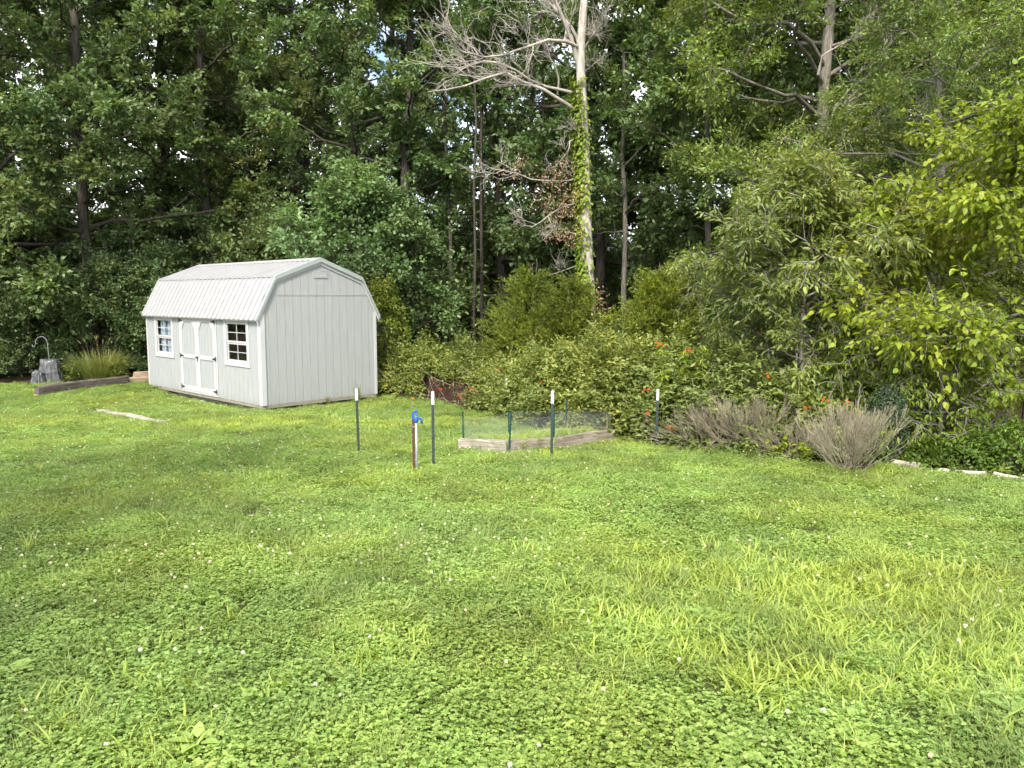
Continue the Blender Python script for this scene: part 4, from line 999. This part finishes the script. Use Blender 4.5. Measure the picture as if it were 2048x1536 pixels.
# ---- locust at the right, airy feathery foliage, big grey trunk, bare dead boughs
LOC = gen_tree(400, 15.5, .21, .20, 46, 4.6, 9, 7, 28, .115, .46, 'diamond', (0, .75), .06, .08, lean=(.75, 0), leaf='locust', bark='bark_mid', spread=.2)
place('locust_tree', 'tall grey-trunked tree with airy feathery light green foliage', LOC, X(1606, 19), 19, 2.2*0, 1.0, (1, 1, 1))
LY = 17.5; lb = empty('dead_boughs', gz(X(1640, LY), LY)); tag(lb, 'spray of bare grey dead boughs reaching right from the airy tree', 'branches')
o0 = np.array(lb.location); wd = []
for pts, dy, r0_ in (([(1625, 480), (1640, 400), (1660, 310), (1690, 280), (1715, 255), (1760, 248), (1800, 245), (1840, 215)], -.8, .04), ([(1650, 420), (1700, 200), (1730, 175), (1790, 172), (1850, 165), (1900, 130), (1925, 120)], -1.0, .028),
                     ([(1640, 300), (1680, 190), (1740, 150), (1790, 105), (1850, 75), (1905, 40)], -.6, .032), ([(1636, 150), (1645, 110), (1690, 85), (1725, 65), (1745, 45)], -.8, .03), ([(1650, 330), (1700, 280), (1770, 235), (1850, 200), (1915, 150)], -1.3, .022)):
    P = np.array([at(px, py, LY+dy*i/7)-o0 for i, (px, py) in enumerate(pts)]); P = resample(P, 9); wd.append(tubes(P[None], np.linspace(r0_, r0_*.3, 9)[None], 5))
    sp = r.uniform(.35, 1, (1, 14)); B0, T0_ = along(P[None], sp); D0 = fork(r, T0_, .3, .8, .9)[0]; D0[:, 2] += .2; s1 = bend(B0[0], unit(D0), r.uniform(.3, 1.1, 14), 6, np.full(14, .1), .5, r)
    wd.append(tubes(s1, np.broadcast_to(np.linspace(.010, .004, 6), (14, 6)), 3)); sp = r.uniform(.2, 1, (14, 4)); B1, T1 = along(s1, sp); B1 = B1.reshape(-1, 3)
    s2 = bend(B1, fork(r, T1, .3, .9).reshape(-1, 3), r.uniform(.15, .5, len(B1)), 4, np.full(len(B1), .1), .5, r); wd.append(tubes(s2, np.broadcast_to(np.linspace(.005, .003, 4), (len(s2), 4)), 3))
V_, Q_ = join(wd); link('boughs', nmesh('boughs', V_, Q_, None, M['twig_dead'], True), None, lb)
# low dead snag branches over the peach tree
SY = 12.6; sb = empty('dead_snag', gz(X(1630, SY), SY)); tag(sb, 'pale broken dead branch poking out beside the willow-leaved tree', 'branch'); o0 = np.array(sb.location); wd = []
for pts in ([(1590, 800), (1600, 560), (1605, 485), (1640, 482), (1680, 502), (1722, 520)], [(1600, 600), (1660, 570), (1690, 568), (1715, 555), (1748, 546)], [(1660, 570), (1690, 569), (1716, 570)], [(1680, 502), (1685, 530), (1700, 545)]):
    P = resample(np.array([at(px, py, SY+.1*i)-o0 for i, (px, py) in enumerate(pts)]), 8); wd.append(tubes(P[None], np.linspace(.020, .009, 8)[None], 5))
V_, Q_ = join(wd); link('branch', nmesh('branch', V_, Q_, None, M['twig_dead'], True), None, sb)
# bare brush at the upper right
def twiggy(seed, n0, h, spread, n1, n2, r0_, mat, name, lean=0, base_r=.06, up=.05, l1=(.35, .6), l2=(.25, .5), rm=.0028):
    r = np.random.default_rng(seed); a = r.uniform(0, 2*pi, n0); el = np.clip(r.normal(pi/2-spread*.62, spread*.30, n0), .32, 1.5); d = np.stack([np.cos(a)*np.cos(el)+lean, np.sin(a)*np.cos(el), np.sin(el)], -1)
    b = disc(r, n0, base_r); L = h*r.uniform(.75, 1.05, n0)/np.clip(np.sin(el)*.55+.5, .6, 1); p = bend(b, unit(d), L, 8, np.full(n0, up), .25, r); w = [tubes(p, np.broadcast_to(np.linspace(r0_, r0_*.3, 8), (n0, 8)), 4)]
    s = r.uniform(.2, .9, (n0, n1)); B, T = along(p, s); B = B.reshape(-1, 3); Ls = (L[:, None]*(1.05-s)).ravel()*r.uniform(.6, 1, n0*n1); q = bend(B, fork(r, T, .12, .5, .9).reshape(-1, 3), Ls, 5, np.full(len(B), up), .25, r)
    w.append(tubes(q, np.broadcast_to(np.linspace(r0_*.42, rm, 5), (len(q), 5)), 3))
    s = r.uniform(.2, .95, (len(q), n2)); B, T = along(q, s); B = B.reshape(-1, 3); L2 = (Ls[:, None]*(1.1-s)).ravel()*r.uniform(.5, .9, len(B)); q = bend(B, fork(r, T, .12, .5, .9).reshape(-1, 3), L2, 4, np.full(len(B), up), .25, r)
    w.append(tubes(q, np.broadcast_to(np.linspace(rm*1.1, rm*.7, 4), (len(q), 4)), 3))
    V_, Q_ = join(w); return nmesh(name, V_, Q_, None, mat, True)
bb = np.array([X(1835, 15), 15, 0]); bb[2] = zt(bb[0], bb[1])
e = empty('bare_sapling', bb); tag(e, 'leafless reddish-grey sapling showing through the foliage at right', 'tree')
V_, Q_ = tubes(np.array([[(0, 0, -.2), (0, 0, 1.2), (.05, 0, 2.6)]]), np.array([[.05, .04, .03]]), 6); link('trunk', nmesh('trunk', V_, Q_, None, M['bark'], True), None, e)
tw_ = link('twigs', twiggy(90, 16, 1.5, .9, 6, 4, .014, M['twig_bush'], 'twigs'), None, e); tw_.location = (.05, 0, 2.5)

# ---- willow-leaved tree (peach), centre right
PEA = gen_tree(410, 3.9, .055, .12, 44, 1.6, 8, 6, 16, .11, .32, 'lance', (.2, 1.0), .12, .07, leaf='peach', bark='bark_grey', spread=.09, twl=(.18, .40), leafdown=.3, nrm_up=.75)
place('peach_tree', 'bushy tree with narrow drooping grey-green leaves, centre right', PEA, X(1592, 12.6), 12.6, .5, 1.0, (1, 1, 1))
PEA2 = gen_tree(411, 3.2, .04, .10, 26, 1.2, 6, 5, 12, .10, .26, 'lance', (.25, 1.0), .12, .16, leaf='peach', bark='bark_grey', spread=.09, twl=(.18, .42), leafdown=.5, nrm_up=.6)
place('narrow_leaved_sapling', 'small narrow-leaved sapling beside the slim grey trunk', PEA2, X(1370, 18), 18, 1.5, .95, (.95, 1, .95))
# ---- mulberry with big bright leaves at the right edge, built of layered boughs
MUL = gen_tree(420, 4.5, .070, .20, 30, 2.5, 8, 6, 15, .094, .64, 'heart', (.05, .75), .10, .05, leaf='mulberry', bark='bark_mid', spread=.15, twl=(.22, .5), leafdown=.5, nrm_up=.7, side=None)
place('mulberry_tree', 'bright yellow-green broad-leaved tree at the right edge', MUL, X(2065, 10.9), 10.9, .8, 1.0, (1, 1, 1))
MUL2 = gen_tree(421, 3.0, .045, .08, 20, 1.2, 6, 5, 9, .105, .6, 'heart', (.1, .85), .10, .14, leaf='mulberry', bark='bark_grey', spread=.14, twl=(.2, .45), leafdown=.7, nrm_up=.55)
place('broad_leaved_sapling', 'lower broad-leaved sapling between the willow-leaved tree and the bright tree', MUL2, X(1790, 12.2), 12.2, 2.0, 1.15, (.75, .85, .9))
ELD = gen_tree(422, 2.0, .03, .05, 26, 1.0, 6, 5, 11, .09, .34, 'lance', (.1, .9), .10, .14, leaf='mulberry', bark='bark_grey', spread=.1, twl=(.18, .4), leafdown=.6, nrm_up=.55)
place('green_shrub', 'green narrow-leaved shrub under the bright tree', ELD, X(1890, 10.6), 10.6, .3, .95, (.72, .82, .9), cat='shrub')
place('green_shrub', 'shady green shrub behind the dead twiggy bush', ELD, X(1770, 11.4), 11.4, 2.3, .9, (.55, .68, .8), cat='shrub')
place('green_shrub', 'leafy yellow-green shoot climbing beside the shed gable', gen_tree(423, 2.6, .03, .1, 20, .5, 5, 4, 10, .08, .5, 'oval', (.3, 1), .1, .1, leaf='mulberry', spread=.1, twl=(.12, .3)), X(768, 20.6), 20.6, 0, 1.0, (.8, .8, .9), cat='shrub')

# ---- cedars
def cedar(seed, H, R, n=620):
    r = np.random.default_rng(seed); z = H*(1-np.sqrt(r.uniform(0.0, 1, n)))*.97+.05; az = r.uniform(0, 2*pi, n); q = z/H
    L = R*(1-q)**.7*r.uniform(.55, 1.12, n)+.12; el = .12+.75*q+r.normal(0, .15, n)
    d = np.stack([np.cos(az)*np.cos(el), np.sin(az)*np.cos(el), np.sin(el)], -1); b = np.stack([np.zeros(n), np.zeros(n), z*.93], -1)
    lim = bend(b, d, L, 5, np.full(n, .18), .2, r); w = [tubes(lim, np.broadcast_to(np.linspace(.012, .004, 5), (n, 5)), 3), tubes(np.array([[(0, 0, -.2), (.02, 0, H*.5), (0, 0, H)]]), np.array([[.07, .045, .01]]), 6)]
    m_ = 14; s = r.uniform(.35, 1, (n, m_)); P, T = along(lim, s); P = P.reshape(-1, 3); D = fork(r, T, .3, .9, .8).reshape(-1, 3); D[:, 2] += .15
    tw = bend(P, unit(D), r.uniform(.10, .26, len(P)), 3, np.full(len(P), -.15), .2, r)
    k = 9; s = r.uniform(.0, 1, (len(tw), k)); P, T = along(tw, s); P = P.reshape(-1, 3); D = fork(r, T, .25, .8, 1).reshape(-1, 3); nn_ = len(P)
    V_, T_, t_ = leaves(P, D, r.normal(0, .6, (nn_, 3))+np.array([0, 0, .7]), r.uniform(.045, .09, nn_), .014, 'diamond', np.clip(np.repeat(r.uniform(0, 1, len(tw)), k)*.7+r.uniform(0, .3, nn_), 0, 1))
    V2, Q2 = join(w); return nmesh('trunk', V2, Q2, None, M['bark'], True), nmesh('crown', V_, T_, t_, M['cedar'])
CED = [cedar(500, 3.2, 1.45), cedar(501, 3.0, 1.3)]
place('cedar', 'larger feathery cedar left of the dead tree foot', CED[0], X(1060, 19), 19, .3, 1.0, (1, 1, 1), 'feathery green cedars')
place('cedar', 'feathery cedar standing in front of the dead tree foot', CED[1], X(1140, 18.3), 18.3, 1.6, .98, (1.05, 1.0, 1), 'feathery green cedars')
place('cedar', 'feathery cedar right of the dead tree, above the vine', CED[0], X(1316, 17.4), 17.4, 2.9, 1.0, (1.05, 1.05, 1), 'feathery green cedars')
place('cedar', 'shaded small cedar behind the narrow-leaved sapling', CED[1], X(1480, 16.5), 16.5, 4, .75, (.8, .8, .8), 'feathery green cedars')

# ------------------------------------------------------------------ vine hedge
def blob_points(blobs, n, r, shell=.28):
    """points near the outside of a union of ellipsoids, with outward normals"""
    B = np.array(blobs); area = B[:, 3]*B[:, 5]+B[:, 4]*B[:, 5]; k = r.choice(len(B), n, p=area/area.sum()); d = unit(r.normal(0, 1, (n, 3))); d[:, 2] = np.where(d[:, 2] < -.15, -d[:, 2], d[:, 2])
    sc = 1-shell*r.uniform(0, 1, n)**1.7+r.normal(0, .035, n); lump = .24*np.sin(d[:, 0]*6+B[k, 0]*5)*np.sin(d[:, 2]*7+B[k, 1]*3)+.10*np.sin(d[:, 0]*15+d[:, 2]*11+B[k, 1]*9)
    P = B[k, :3]+d*B[k, 3:6]*(sc+lump)[:, None]
    N = unit(d/B[k, 3:6]); q = ((P[:, None]-B[None, :, :3])/B[None, :, 3:6]); ins = (np.linalg.norm(q, axis=2) < .56).any(1)
    z = zt(P[:, 0], P[:, 1]); ok = ~ins & (P[:, 2] > z+.03); return P[ok], N[ok]
def sprigs(P, N, r, length=(.18, .42), k=7, lsize=(.055, .105), w=.55, kind='diamond', up=.25):
    n = len(P); d = unit(N*.7+r.normal(0, .55, (n, 3))+np.array([0, 0, up])); L = r.uniform(*length, n); parts = []; tn = r.uniform(0, 1, n)
    s = (np.arange(k)//2*2+1)/(k)
    for j in range(k):
        sj = min(1, (j//2*2+1.2)/k); p = P+d*(L*sj)[:, None]; p[:, 2] -= L*.35*sj**2
        sd = unit(np.cross(d, np.array([0, 0, 1.])+r.normal(0, .25, (n, 3))))*(1 if j % 2 else -1)
        if j == k-1: sd = d.copy()
        D = unit(sd+d*.45+r.normal(0, .2, (n, 3))+np.array([0, 0, -.25])); ls = r.uniform(*lsize, n)
        parts.append(leaves(p, D, np.array([0, 0, 1.])+N*.5+r.normal(0, .35, (n, 3)), ls, ls*w, kind, np.clip(tn*.75+r.uniform(0, .35, n), 0, 1)))
    return jl(parts)
def flower(parent, p, s, seed):
    """orange trumpet: flared tube with five lobes"""
    r = np.random.default_rng(seed); n = 10; V_, F_ = [], []
    for z, rad in ((0, .006), (.03, .010), (.055, .018)):
        for k in range(n): V_.append((rad*cos(2*pi*k/n), rad*sin(2*pi*k/n), z))
    for k in range(n): rad = .040 if k % 2 == 0 else .026; V_.append((rad*cos(2*pi*k/n), rad*sin(2*pi*k/n), .062 if k % 2 else .052))
    for i in range(3):
        for k in range(n): F_.append((i*n+k, i*n+(k+1) % n, (i+1)*n+(k+1) % n, (i+1)*n+k))
    mb = MB()
    for k in range(3):
        a = r.uniform(0, 2*pi); el = r.uniform(-.5, .4); ax = unit(np.array([cos(a)*.6, -1*abs(sin(a))-.3, el])); u = unit(np.cross(ax, (0, 0, 1.))); v = np.cross(ax, u); R_ = np.stack([u, v, ax], 1)
        mb.add((np.array(V_)*s) @ R_.T+r.normal(0, .022, 3), F_)
    o = mb.build('flower', M['orange'], parent); o.location = p; return o
def vine(name, label, blobs, n, seed, flowers, hide=None):
    r = np.random.default_rng(seed); P, N = blob_points(blobs, n, r, .42)
    if hide is not None: k = ~hide(P); P, N = P[k], N[k]
    o = np.array([blobs[0][0], blobs[0][1], float(zt(blobs[0][0], blobs[0][1]))]); e = empty(name, o); tag(e, label, 'vine')
    lng = r.uniform(0, 1, len(P)) < .05; a1 = sprigs(P[~lng], N[~lng], r); a2 = sprigs(P[lng], N[lng], r, (.4, .75), 11, up=.8); V_, T_, t_ = jl([a1, a2]); link('foliage', nmesh('foliage', V_-o, T_, t_, M['vine']), None, e)
    w = []
    for k in range(90):                         # tangled bare stems
        b = blobs[r.integers(0, len(blobs))]; a = r.uniform(pi, 2*pi); p0 = np.array([b[0]+cos(a)*b[3]*.85, b[1]+sin(a)*b[4]*.85, 0]); p0[2] = zt(p0[0], p0[1])
        d = unit(np.array([r.normal(0, .6), -.25+r.normal(0, .35), 1.])); w.append(tubes(bend(p0[None], d[None], np.array([r.uniform(.4, 1.3)]), 6, np.array([-.15]), .6, r), np.linspace(.006, .003, 6)[None], 4))
    V_, Q_ = join(w); link('stems', nmesh('stems', V_-o, Q_, None, M['twig_bush'], True), None, e)
    for k, (px, py, y) in enumerate(flowers):
        p = at(px, py, y-.55)-o; flower(e, p, y/13*.5, seed*50+k)
        if py < 890: MB().tube([p, p+np.array([.02, .3, .02]), p+np.array([.05, .75, -.12])], [.0025, .003, .004], 5).build('flower_stem', M['stem_green'], e)
    return e
def E_(x, y, rx, ry, rz, sink=.0): return (x, y, float(zt(x, y))-.05-sink, rx, ry, rz)
vine('trumpet_vine', 'mound of trumpet vine with orange flowers between shed and cedars',
     [E_(-3.0, 20.5, .9, .8, .85), E_(-2.3, 20.1, .9, .85, 1.1), E_(-1.6, 19.4, .85, .9, 1.32), E_(-.9, 18.6, .8, .9, 1.05), E_(-.5, 17.8, .7, .8, .8)], 7500, 21,
     [(881, 777, 18.8), (919, 790, 18.1), (946, 776, 17.6), (828, 797, 19.2), (997, 739, 17.2)],
     lambda P: (P[:, 2] < zt(P[:, 0], P[:, 1])+.52) & (P[:, 0] > -2.1) & (P[:, 0] < -.6) & (P[:, 1] < 19.3))
vine('trumpet_vine', 'long high mound of trumpet vine behind the raised bed with orange flowers',
     [E_(-.1, 17.0, .8, .8, .85), E_(.3, 16.3, .8, .9, 1.05), E_(.7, 15.5, .85, 1.0, 1.3), E_(1.1, 14.7, .9, 1.0, 1.5), E_(1.6, 14.0, .9, 1.0, 1.4), E_(2.1, 13.3, .9, 1.0, 1.6), E_(2.5, 12.7, .8, .9, 1.45), E_(3.0, 12.3, .8, .9, 1.3), E_(3.5, 11.8, .8, .8, 1.15), E_(4.0, 11.4, .7, .7, .95), E_(4.4, 11.0, .6, .6, .75), E_(1.9, 12.7, .6, .6, 1.0), E_(2.5, 11.8, .5, .5, .95)], 16000, 22,
     [(1085, 762, 15.0), (1298, 828, 11.7), (1290, 778, 12.3), (1536, 752, 11.2), (1612, 818, 10.6), (1650, 800, 10.6), (1690, 806, 10.4), (1340, 852, 11.3), (1318, 899, 11.82), (1316, 686, 12.4), (1375, 702, 12.0), (1020, 845, 12.9)])
# tall upright stalks rising out of the vine
for lab, px, yb, pt, y in (('leftmost tall leafy stalk with an orange flower, above the vine', 1322, 800, 688, 12.0), ('middle tall leafy stalk with an orange flower, above the vine', 1368, 800, 700, 11.8), ('tall leafy stalk right of the other two, above the vine', 1405, 800, 690, 11.7), ('shorter leafy stalk low in front of the tall stalks', 1327, 850, 740, 11.5)):
    b_ = gz(X(px, y), y); h = at(px, pt, y)[2]-b_[2]; r = np.random.default_rng(px); e = empty('lily_stalk', b_); tag(e, lab, 'plant', 'tall leafy stalks above the vine')
    MB().tube([(0, 0, 0), (.02, 0, h*.5), (0, 0, h)], [.008, .006, .004], 5).build('stem', M['stem_green'], e)
    k = 46; z = h*(.42+.58*r.uniform(0, 1, k)**.6); az = r.uniform(0, 2*pi, k); P = np.stack([0*z+.01, 0*z, z], -1); D = np.stack([np.cos(az), np.sin(az), r.normal(-.1, .3, k)], -1)
    V_, T_, t_ = leaves(P, D, np.array([0, 0, 1.])+r.normal(0, .2, (k, 3)), r.uniform(.11, .18, k), .030, 'lance', r.uniform(.3, 1, k)); link('leaves', nmesh('leaves', V_, T_, t_, M['mulberry']), None, e)
    if 'orange' in lab: flower(e, np.array([0, -.02, h]), .35, px)
# ------------------------------------------------------------------ dead twiggy bushes
db = G(1705, 950)+np.array([0, .15, 0]); e = empty('dead_bush', db); tag(e, 'round dead twiggy bush at the lawn edge, nearest and rightmost', 'bush', 'dead twiggy bushes')
link('twigs', twiggy(601, 38, .68, 1.2, 8, 5, .0065, M['twig_bush'], 'twigs', base_r=.10, up=.30, rm=.0018), None, e)
db = G(1520, 915)+np.array([0, .55, 0]); e = empty('dead_bush', db); tag(e, 'dead twiggy bush overgrown by the vine, left of the round dead bush', 'bush', 'dead twiggy bushes')
link('twigs', twiggy(602, 36, .74, 1.2, 7, 5, .007, M['twig_bush'], 'twigs', base_r=.3, up=.22, rm=.0018), None, e)
db = G(1425, 908)+np.array([0, .5, 0]); e = empty('dead_bush', db); tag(e, 'dead brown brush at the foot of the vine by the rightmost post', 'bush', 'dead twiggy bushes')
link('twigs', twiggy(603, 34, .62, 1.2, 7, 4, .009, M['twig_bush'], 'twigs', base_r=.2, up=.08, rm=.0023), None, e)
db = G(1612, 925)+np.array([0, .35, 0]); e = empty('dead_bush', db); tag(e, 'small low dead bush between the two bigger dead bushes', 'bush', 'dead twiggy bushes')
link('twigs', twiggy(604, 26, .45, 1.3, 7, 4, .007, M['twig_bush'], 'twigs', base_r=.12, up=.06, rm=.0023), None, e)
lp_ = [((1560, 915), 14, .30, .34, .09, 'bright broad-leaved weed between the dead bushes'), ((1500, 915), 12, .24, .3, .07, 'green leafy weed at the foot of the overgrown dead bush'), ((1600, 925), 9, .26, .22, .08, 'small bright weed left of the round dead bush'),
       ((1560, 880), 16, .40, .35, .09, 'dark leafy shrub in the hollow between the dead bushes'), ((1440, 912), 8, .2, .25, .06, 'low green weed at the foot of the dead brush'), ((1380, 905), 8, .22, .25, .06, 'low weed beside the rightmost post')]
for k, (p, ns_, h, spd, lf, lab) in enumerate(lp_):
    leafy(G(*p)+np.array([0, .08, 0]), ns_, h, spd, lf, .6, M['mulberry'] if k in (0, 2) else M['vine'], lab, 'broadleaf_weed', 'heart', 40+k, npl=9)
# dark juniper-like pillar and broken stub
jb = gz(X(1782, 10.2), 10.2); e = empty('ivy_pillar', jb); tag(e, 'dark blue-green ivy-covered pillar behind the round dead bush', 'shrub'); r = np.random.default_rng(8)
n_ = 5200; a = r.uniform(0, 2*pi, n_); z = r.uniform(0, 1.02, n_); rad = (.23-.08*np.abs(z-.5)+.03*np.sin(a*3+z*9))*r.uniform(.65, 1.08, n_)*np.where(z > .85, 1-(z-.85)*4.5, 1); dv = np.stack([np.cos(a), np.sin(a), 0*a], -1)
P = dv*rad[:, None]; P[:, 2] = z; V_, T_, t_ = leaves(P, dv*.5+r.normal(0, .6, (n_, 3)), dv+np.array([0, 0, .7])+r.normal(0, .3, (n_, 3)), r.uniform(.025, .045, n_), .022, 'oval', r.uniform(0, 1, n_))
link('foliage', nmesh('foliage', V_, T_, t_, M['juniper']), None, e); MB().tube([(0, 0, -.1), (0, 0, .95)], .05, 8).build('trunk', M['bark'], e)
sb = gz(X(1724, 10.8), 10.8); hh = at(1727, 766, 10.8)[2]-sb[2]; e = empty('broken_stub', sb); tag(e, 'pale splintered stub sticking up behind the round dead bush', 'branch')
MB().tube([(0, 0, -.1), (-.01, 0, hh*.7), (.01, 0, hh)], [.014, .012, .004], 6).tube([(-.01, 0, hh*.7), (.03, 0, hh*.9)], [.008, .002], 5).build('stub', M['twig_dead'], e)
# wire strand of an old fence at right
MB_ = MB().tube([at(1812, 824, 10.3), at(1870, 824.5, 10.25), at(1906, 824, 10.2)], .0028, 5); tag(MB_.build('fence_wire', M['wire']), 'thin pale wire strand right of the dark ivy pillar', 'wire')
# ------------------------------------------------------------------ right edge: logs and leafy bank
M['log'] = barkmat('log_wood', (.30, .25, .20), (.58, .52, .44)); M['log_end'] = plain('log_end', (.26, .15, .10), .9, .1, var=.35, nsc=20)
def log(p, q, rad, label, seed):
    r = np.random.default_rng(seed); p = np.array(p); q = np.array(q); e = empty('log', p); tag(e, label, 'log', 'bleached logs edging the lawn'); K = 9; s = np.linspace(0, 1, K)[:, None]
    P = (q-p)*s+np.array([0, 0, rad*.55])+np.cumsum(r.normal(0, .008, (K, 3)), 0); R_ = rad*(1-.25*s[:, 0])*r.uniform(.9, 1.1, K)
    V_, Q_ = tubes(P[None], R_[None], 10); link('bark', nmesh('bark', V_, Q_, None, M['log'], True), None, e)
    d = unit(P[1]-P[0]); mb = MB().tube([P[0]-d*.004, P[0]+d*.002], R_[0]*.985, 12); mb.build('cut_end', M['log_end'], e); d = unit(P[-1]-P[-2]); MB().tube([P[-1]-d*.002, P[-1]+d*.004], R_[-1]*.985, 12).build('cut_end', M['log_end'], e)
log(G(1858, 941)+np.array([0, .02, 0]), G(1790, 933)+np.array([0, .15, 0]), .045, 'leftmost bleached log along the lawn edge, with a brown cut end', 1)
log(G(1868, 944)+np.array([.02, .0, 0]), G(1985, 957)+np.array([0, .05, 0]), .035, 'middle bleached log along the lawn edge under the leafy bank', 2)
log(G(1990, 956)+np.array([0, .06, 0]), G(2100, 970)+np.array([0, .06, 0]), .040, 'rightmost bleached log along the lawn edge at the picture border', 3)
def bank(name, label, blobs, n, seed, mat, ls=(.03, .055)):
    r = np.random.default_rng(seed); P, N = blob_points(blobs, n, r, .22); o = np.array([blobs[0][0], blobs[0][1], float(zt(blobs[0][0], blobs[0][1]))]); m_ = len(P)
    V_, T_, t_ = leaves(P, N*.4+r.normal(0, .6, (m_, 3))+np.array([0, 0, -.2]), N+np.array([0, 0, .7])+r.normal(0, .4, (m_, 3)), r.uniform(*ls, m_), r.uniform(*ls, m_)*.7, 'oval', r.uniform(0, 1, m_))
    e = empty(name, o); tag(e, label, 'plant'); link('foliage', nmesh('foliage', V_-o, T_, t_, mat), None, e)
bank('ivy_bank', 'dense low bank of small glossy leaves at the right edge', [E_(5.6, 9.65, .55, .45, .48), E_(6.2, 9.5, .6, .5, .58), E_(7.0, 9.2, .7, .5, .6), E_(7.9, 8.9, .8, .5, .6)], 15000, 55, M['bank'])
bank('ivy_bank', 'shady low leafy cover behind the round dead bush', [E_(4.9, 10.3, .5, .4, .3), E_(5.4, 10.2, .5, .4, .35), E_(4.4, 10.4, .5, .4, .35)], 5000, 56, M['bank'])
for k, (px, py) in enumerate(((1885, 938), (1905, 940), (2000, 955))):
    p = G(px, py); e = leafy(p+np.array([0, .05, 0]), 3, .2, .08, .12, .16, M['crab'], ('lone grass tuft beside the leftmost log', 'small grass tuft between the logs', 'grassy weed in front of the rightmost log')[k], 'grass_tuft', 'lance', 80+k, npl=4)
# ------------------------------------------------------------------ broad plantain rosettes in the lawn
for k, (px, py, s_, lab) in enumerate(((1690, 1450, 1.1, 'broad plantain rosette in the clover, lower right'), (1706, 1490, 1., 'plantain rosette just below the other at lower right'), (1410, 1240, .9, 'plantain rosette left of the crabgrass patch'), (20, 1360, 1.2, 'plantain rosette at the left border of the lawn'),
                                       (1180, 996, 1.1, 'lone dark plantain in the middle of the lawn'), (395, 1500, 1., 'pair of plantain leaves near the bottom left'), (2040, 1450, 1.2, 'plantain rosette at the right border of the lawn'), (1120, 1240, .9, 'plantain leaves in the clover at the centre'), (1470, 1520, 1.1, 'plantain leaves at the bottom border right of centre'))):
    r = np.random.default_rng(900+k); n_ = 7; az = np.arange(n_)*2*pi/n_+r.normal(0, .3, n_); D = np.stack([np.cos(az), np.sin(az), r.uniform(.15, .5, n_)], -1); P = np.zeros((n_, 3)); P[:, 2] = .03
    L_ = r.uniform(.07, .12, n_)*s_; V_, T_, t_ = leaves(P+D*.02, D, np.array([0, 0, 1.])+r.normal(0, .15, (n_, 3)), L_, L_*.58, 'lance', r.uniform(.4, 1, n_)); e = empty('plantain_weed', G(px, py)); tag(e, lab, 'weed', 'plantain rosettes in the lawn'); link('leaves', nmesh('leaves', V_, T_, t_, M['clover']), None, e)
# weeds against the shed gable
for k, (u, h, lab) in enumerate(((2.45, .30, 'thin weed growing up the shed gable near its right corner'), (1.6, .12, 'low weed at the middle of the gable foot'))):
    p = SHED0+np.array([cos(SYAW), sin(SYAW)])*u+np.array([sin(SYAW), -cos(SYAW)])*.12; leafy(gz(*p), 6, h+.12, .14, .06, .4, M['vine'], lab, 'weed', 'lance', 70+k, npl=9, cat='weed')
# tree left of the viewer: its shade falls on the left of the lawn
place('shade_tree', 'leafy tree standing left of the viewer, shading the left lawn', OAK[2], -6.0, -1.2, 1.0, .70, (1, 1, 1))
for lab, px, y, rz, sc in (('low dark shrub behind the covered chair', 60, 24.0, .3, .62), ('low dark shrub at the left border of the lawn', -40, 23.4, 1.3, .7), ('low dark shrub behind the ornamental grass', 215, 24.6, 2.3, .7),
                           ('low dark shrub left of the shepherd hook', 20, 25.6, 4, .75), ('low dark shrub behind the shed corner', 290, 25.5, 3, .7), ('dark shrub behind the locust trunk foot', 1640, 15.5, 1, .7)):
    place('dark_shrub', lab, BUSH[0 if rz > 2 else 1], X(px, y), y, rz, sc, (.85, .9, .85), 'dark shrubs at the wood edge', cat='shrub')
place('locust_tree', 'second airy light green tree behind the bright tree at right', LOC, X(1880, 14.5), 14.5, 2.6, .60, (1.0, 1.0, 1.0))
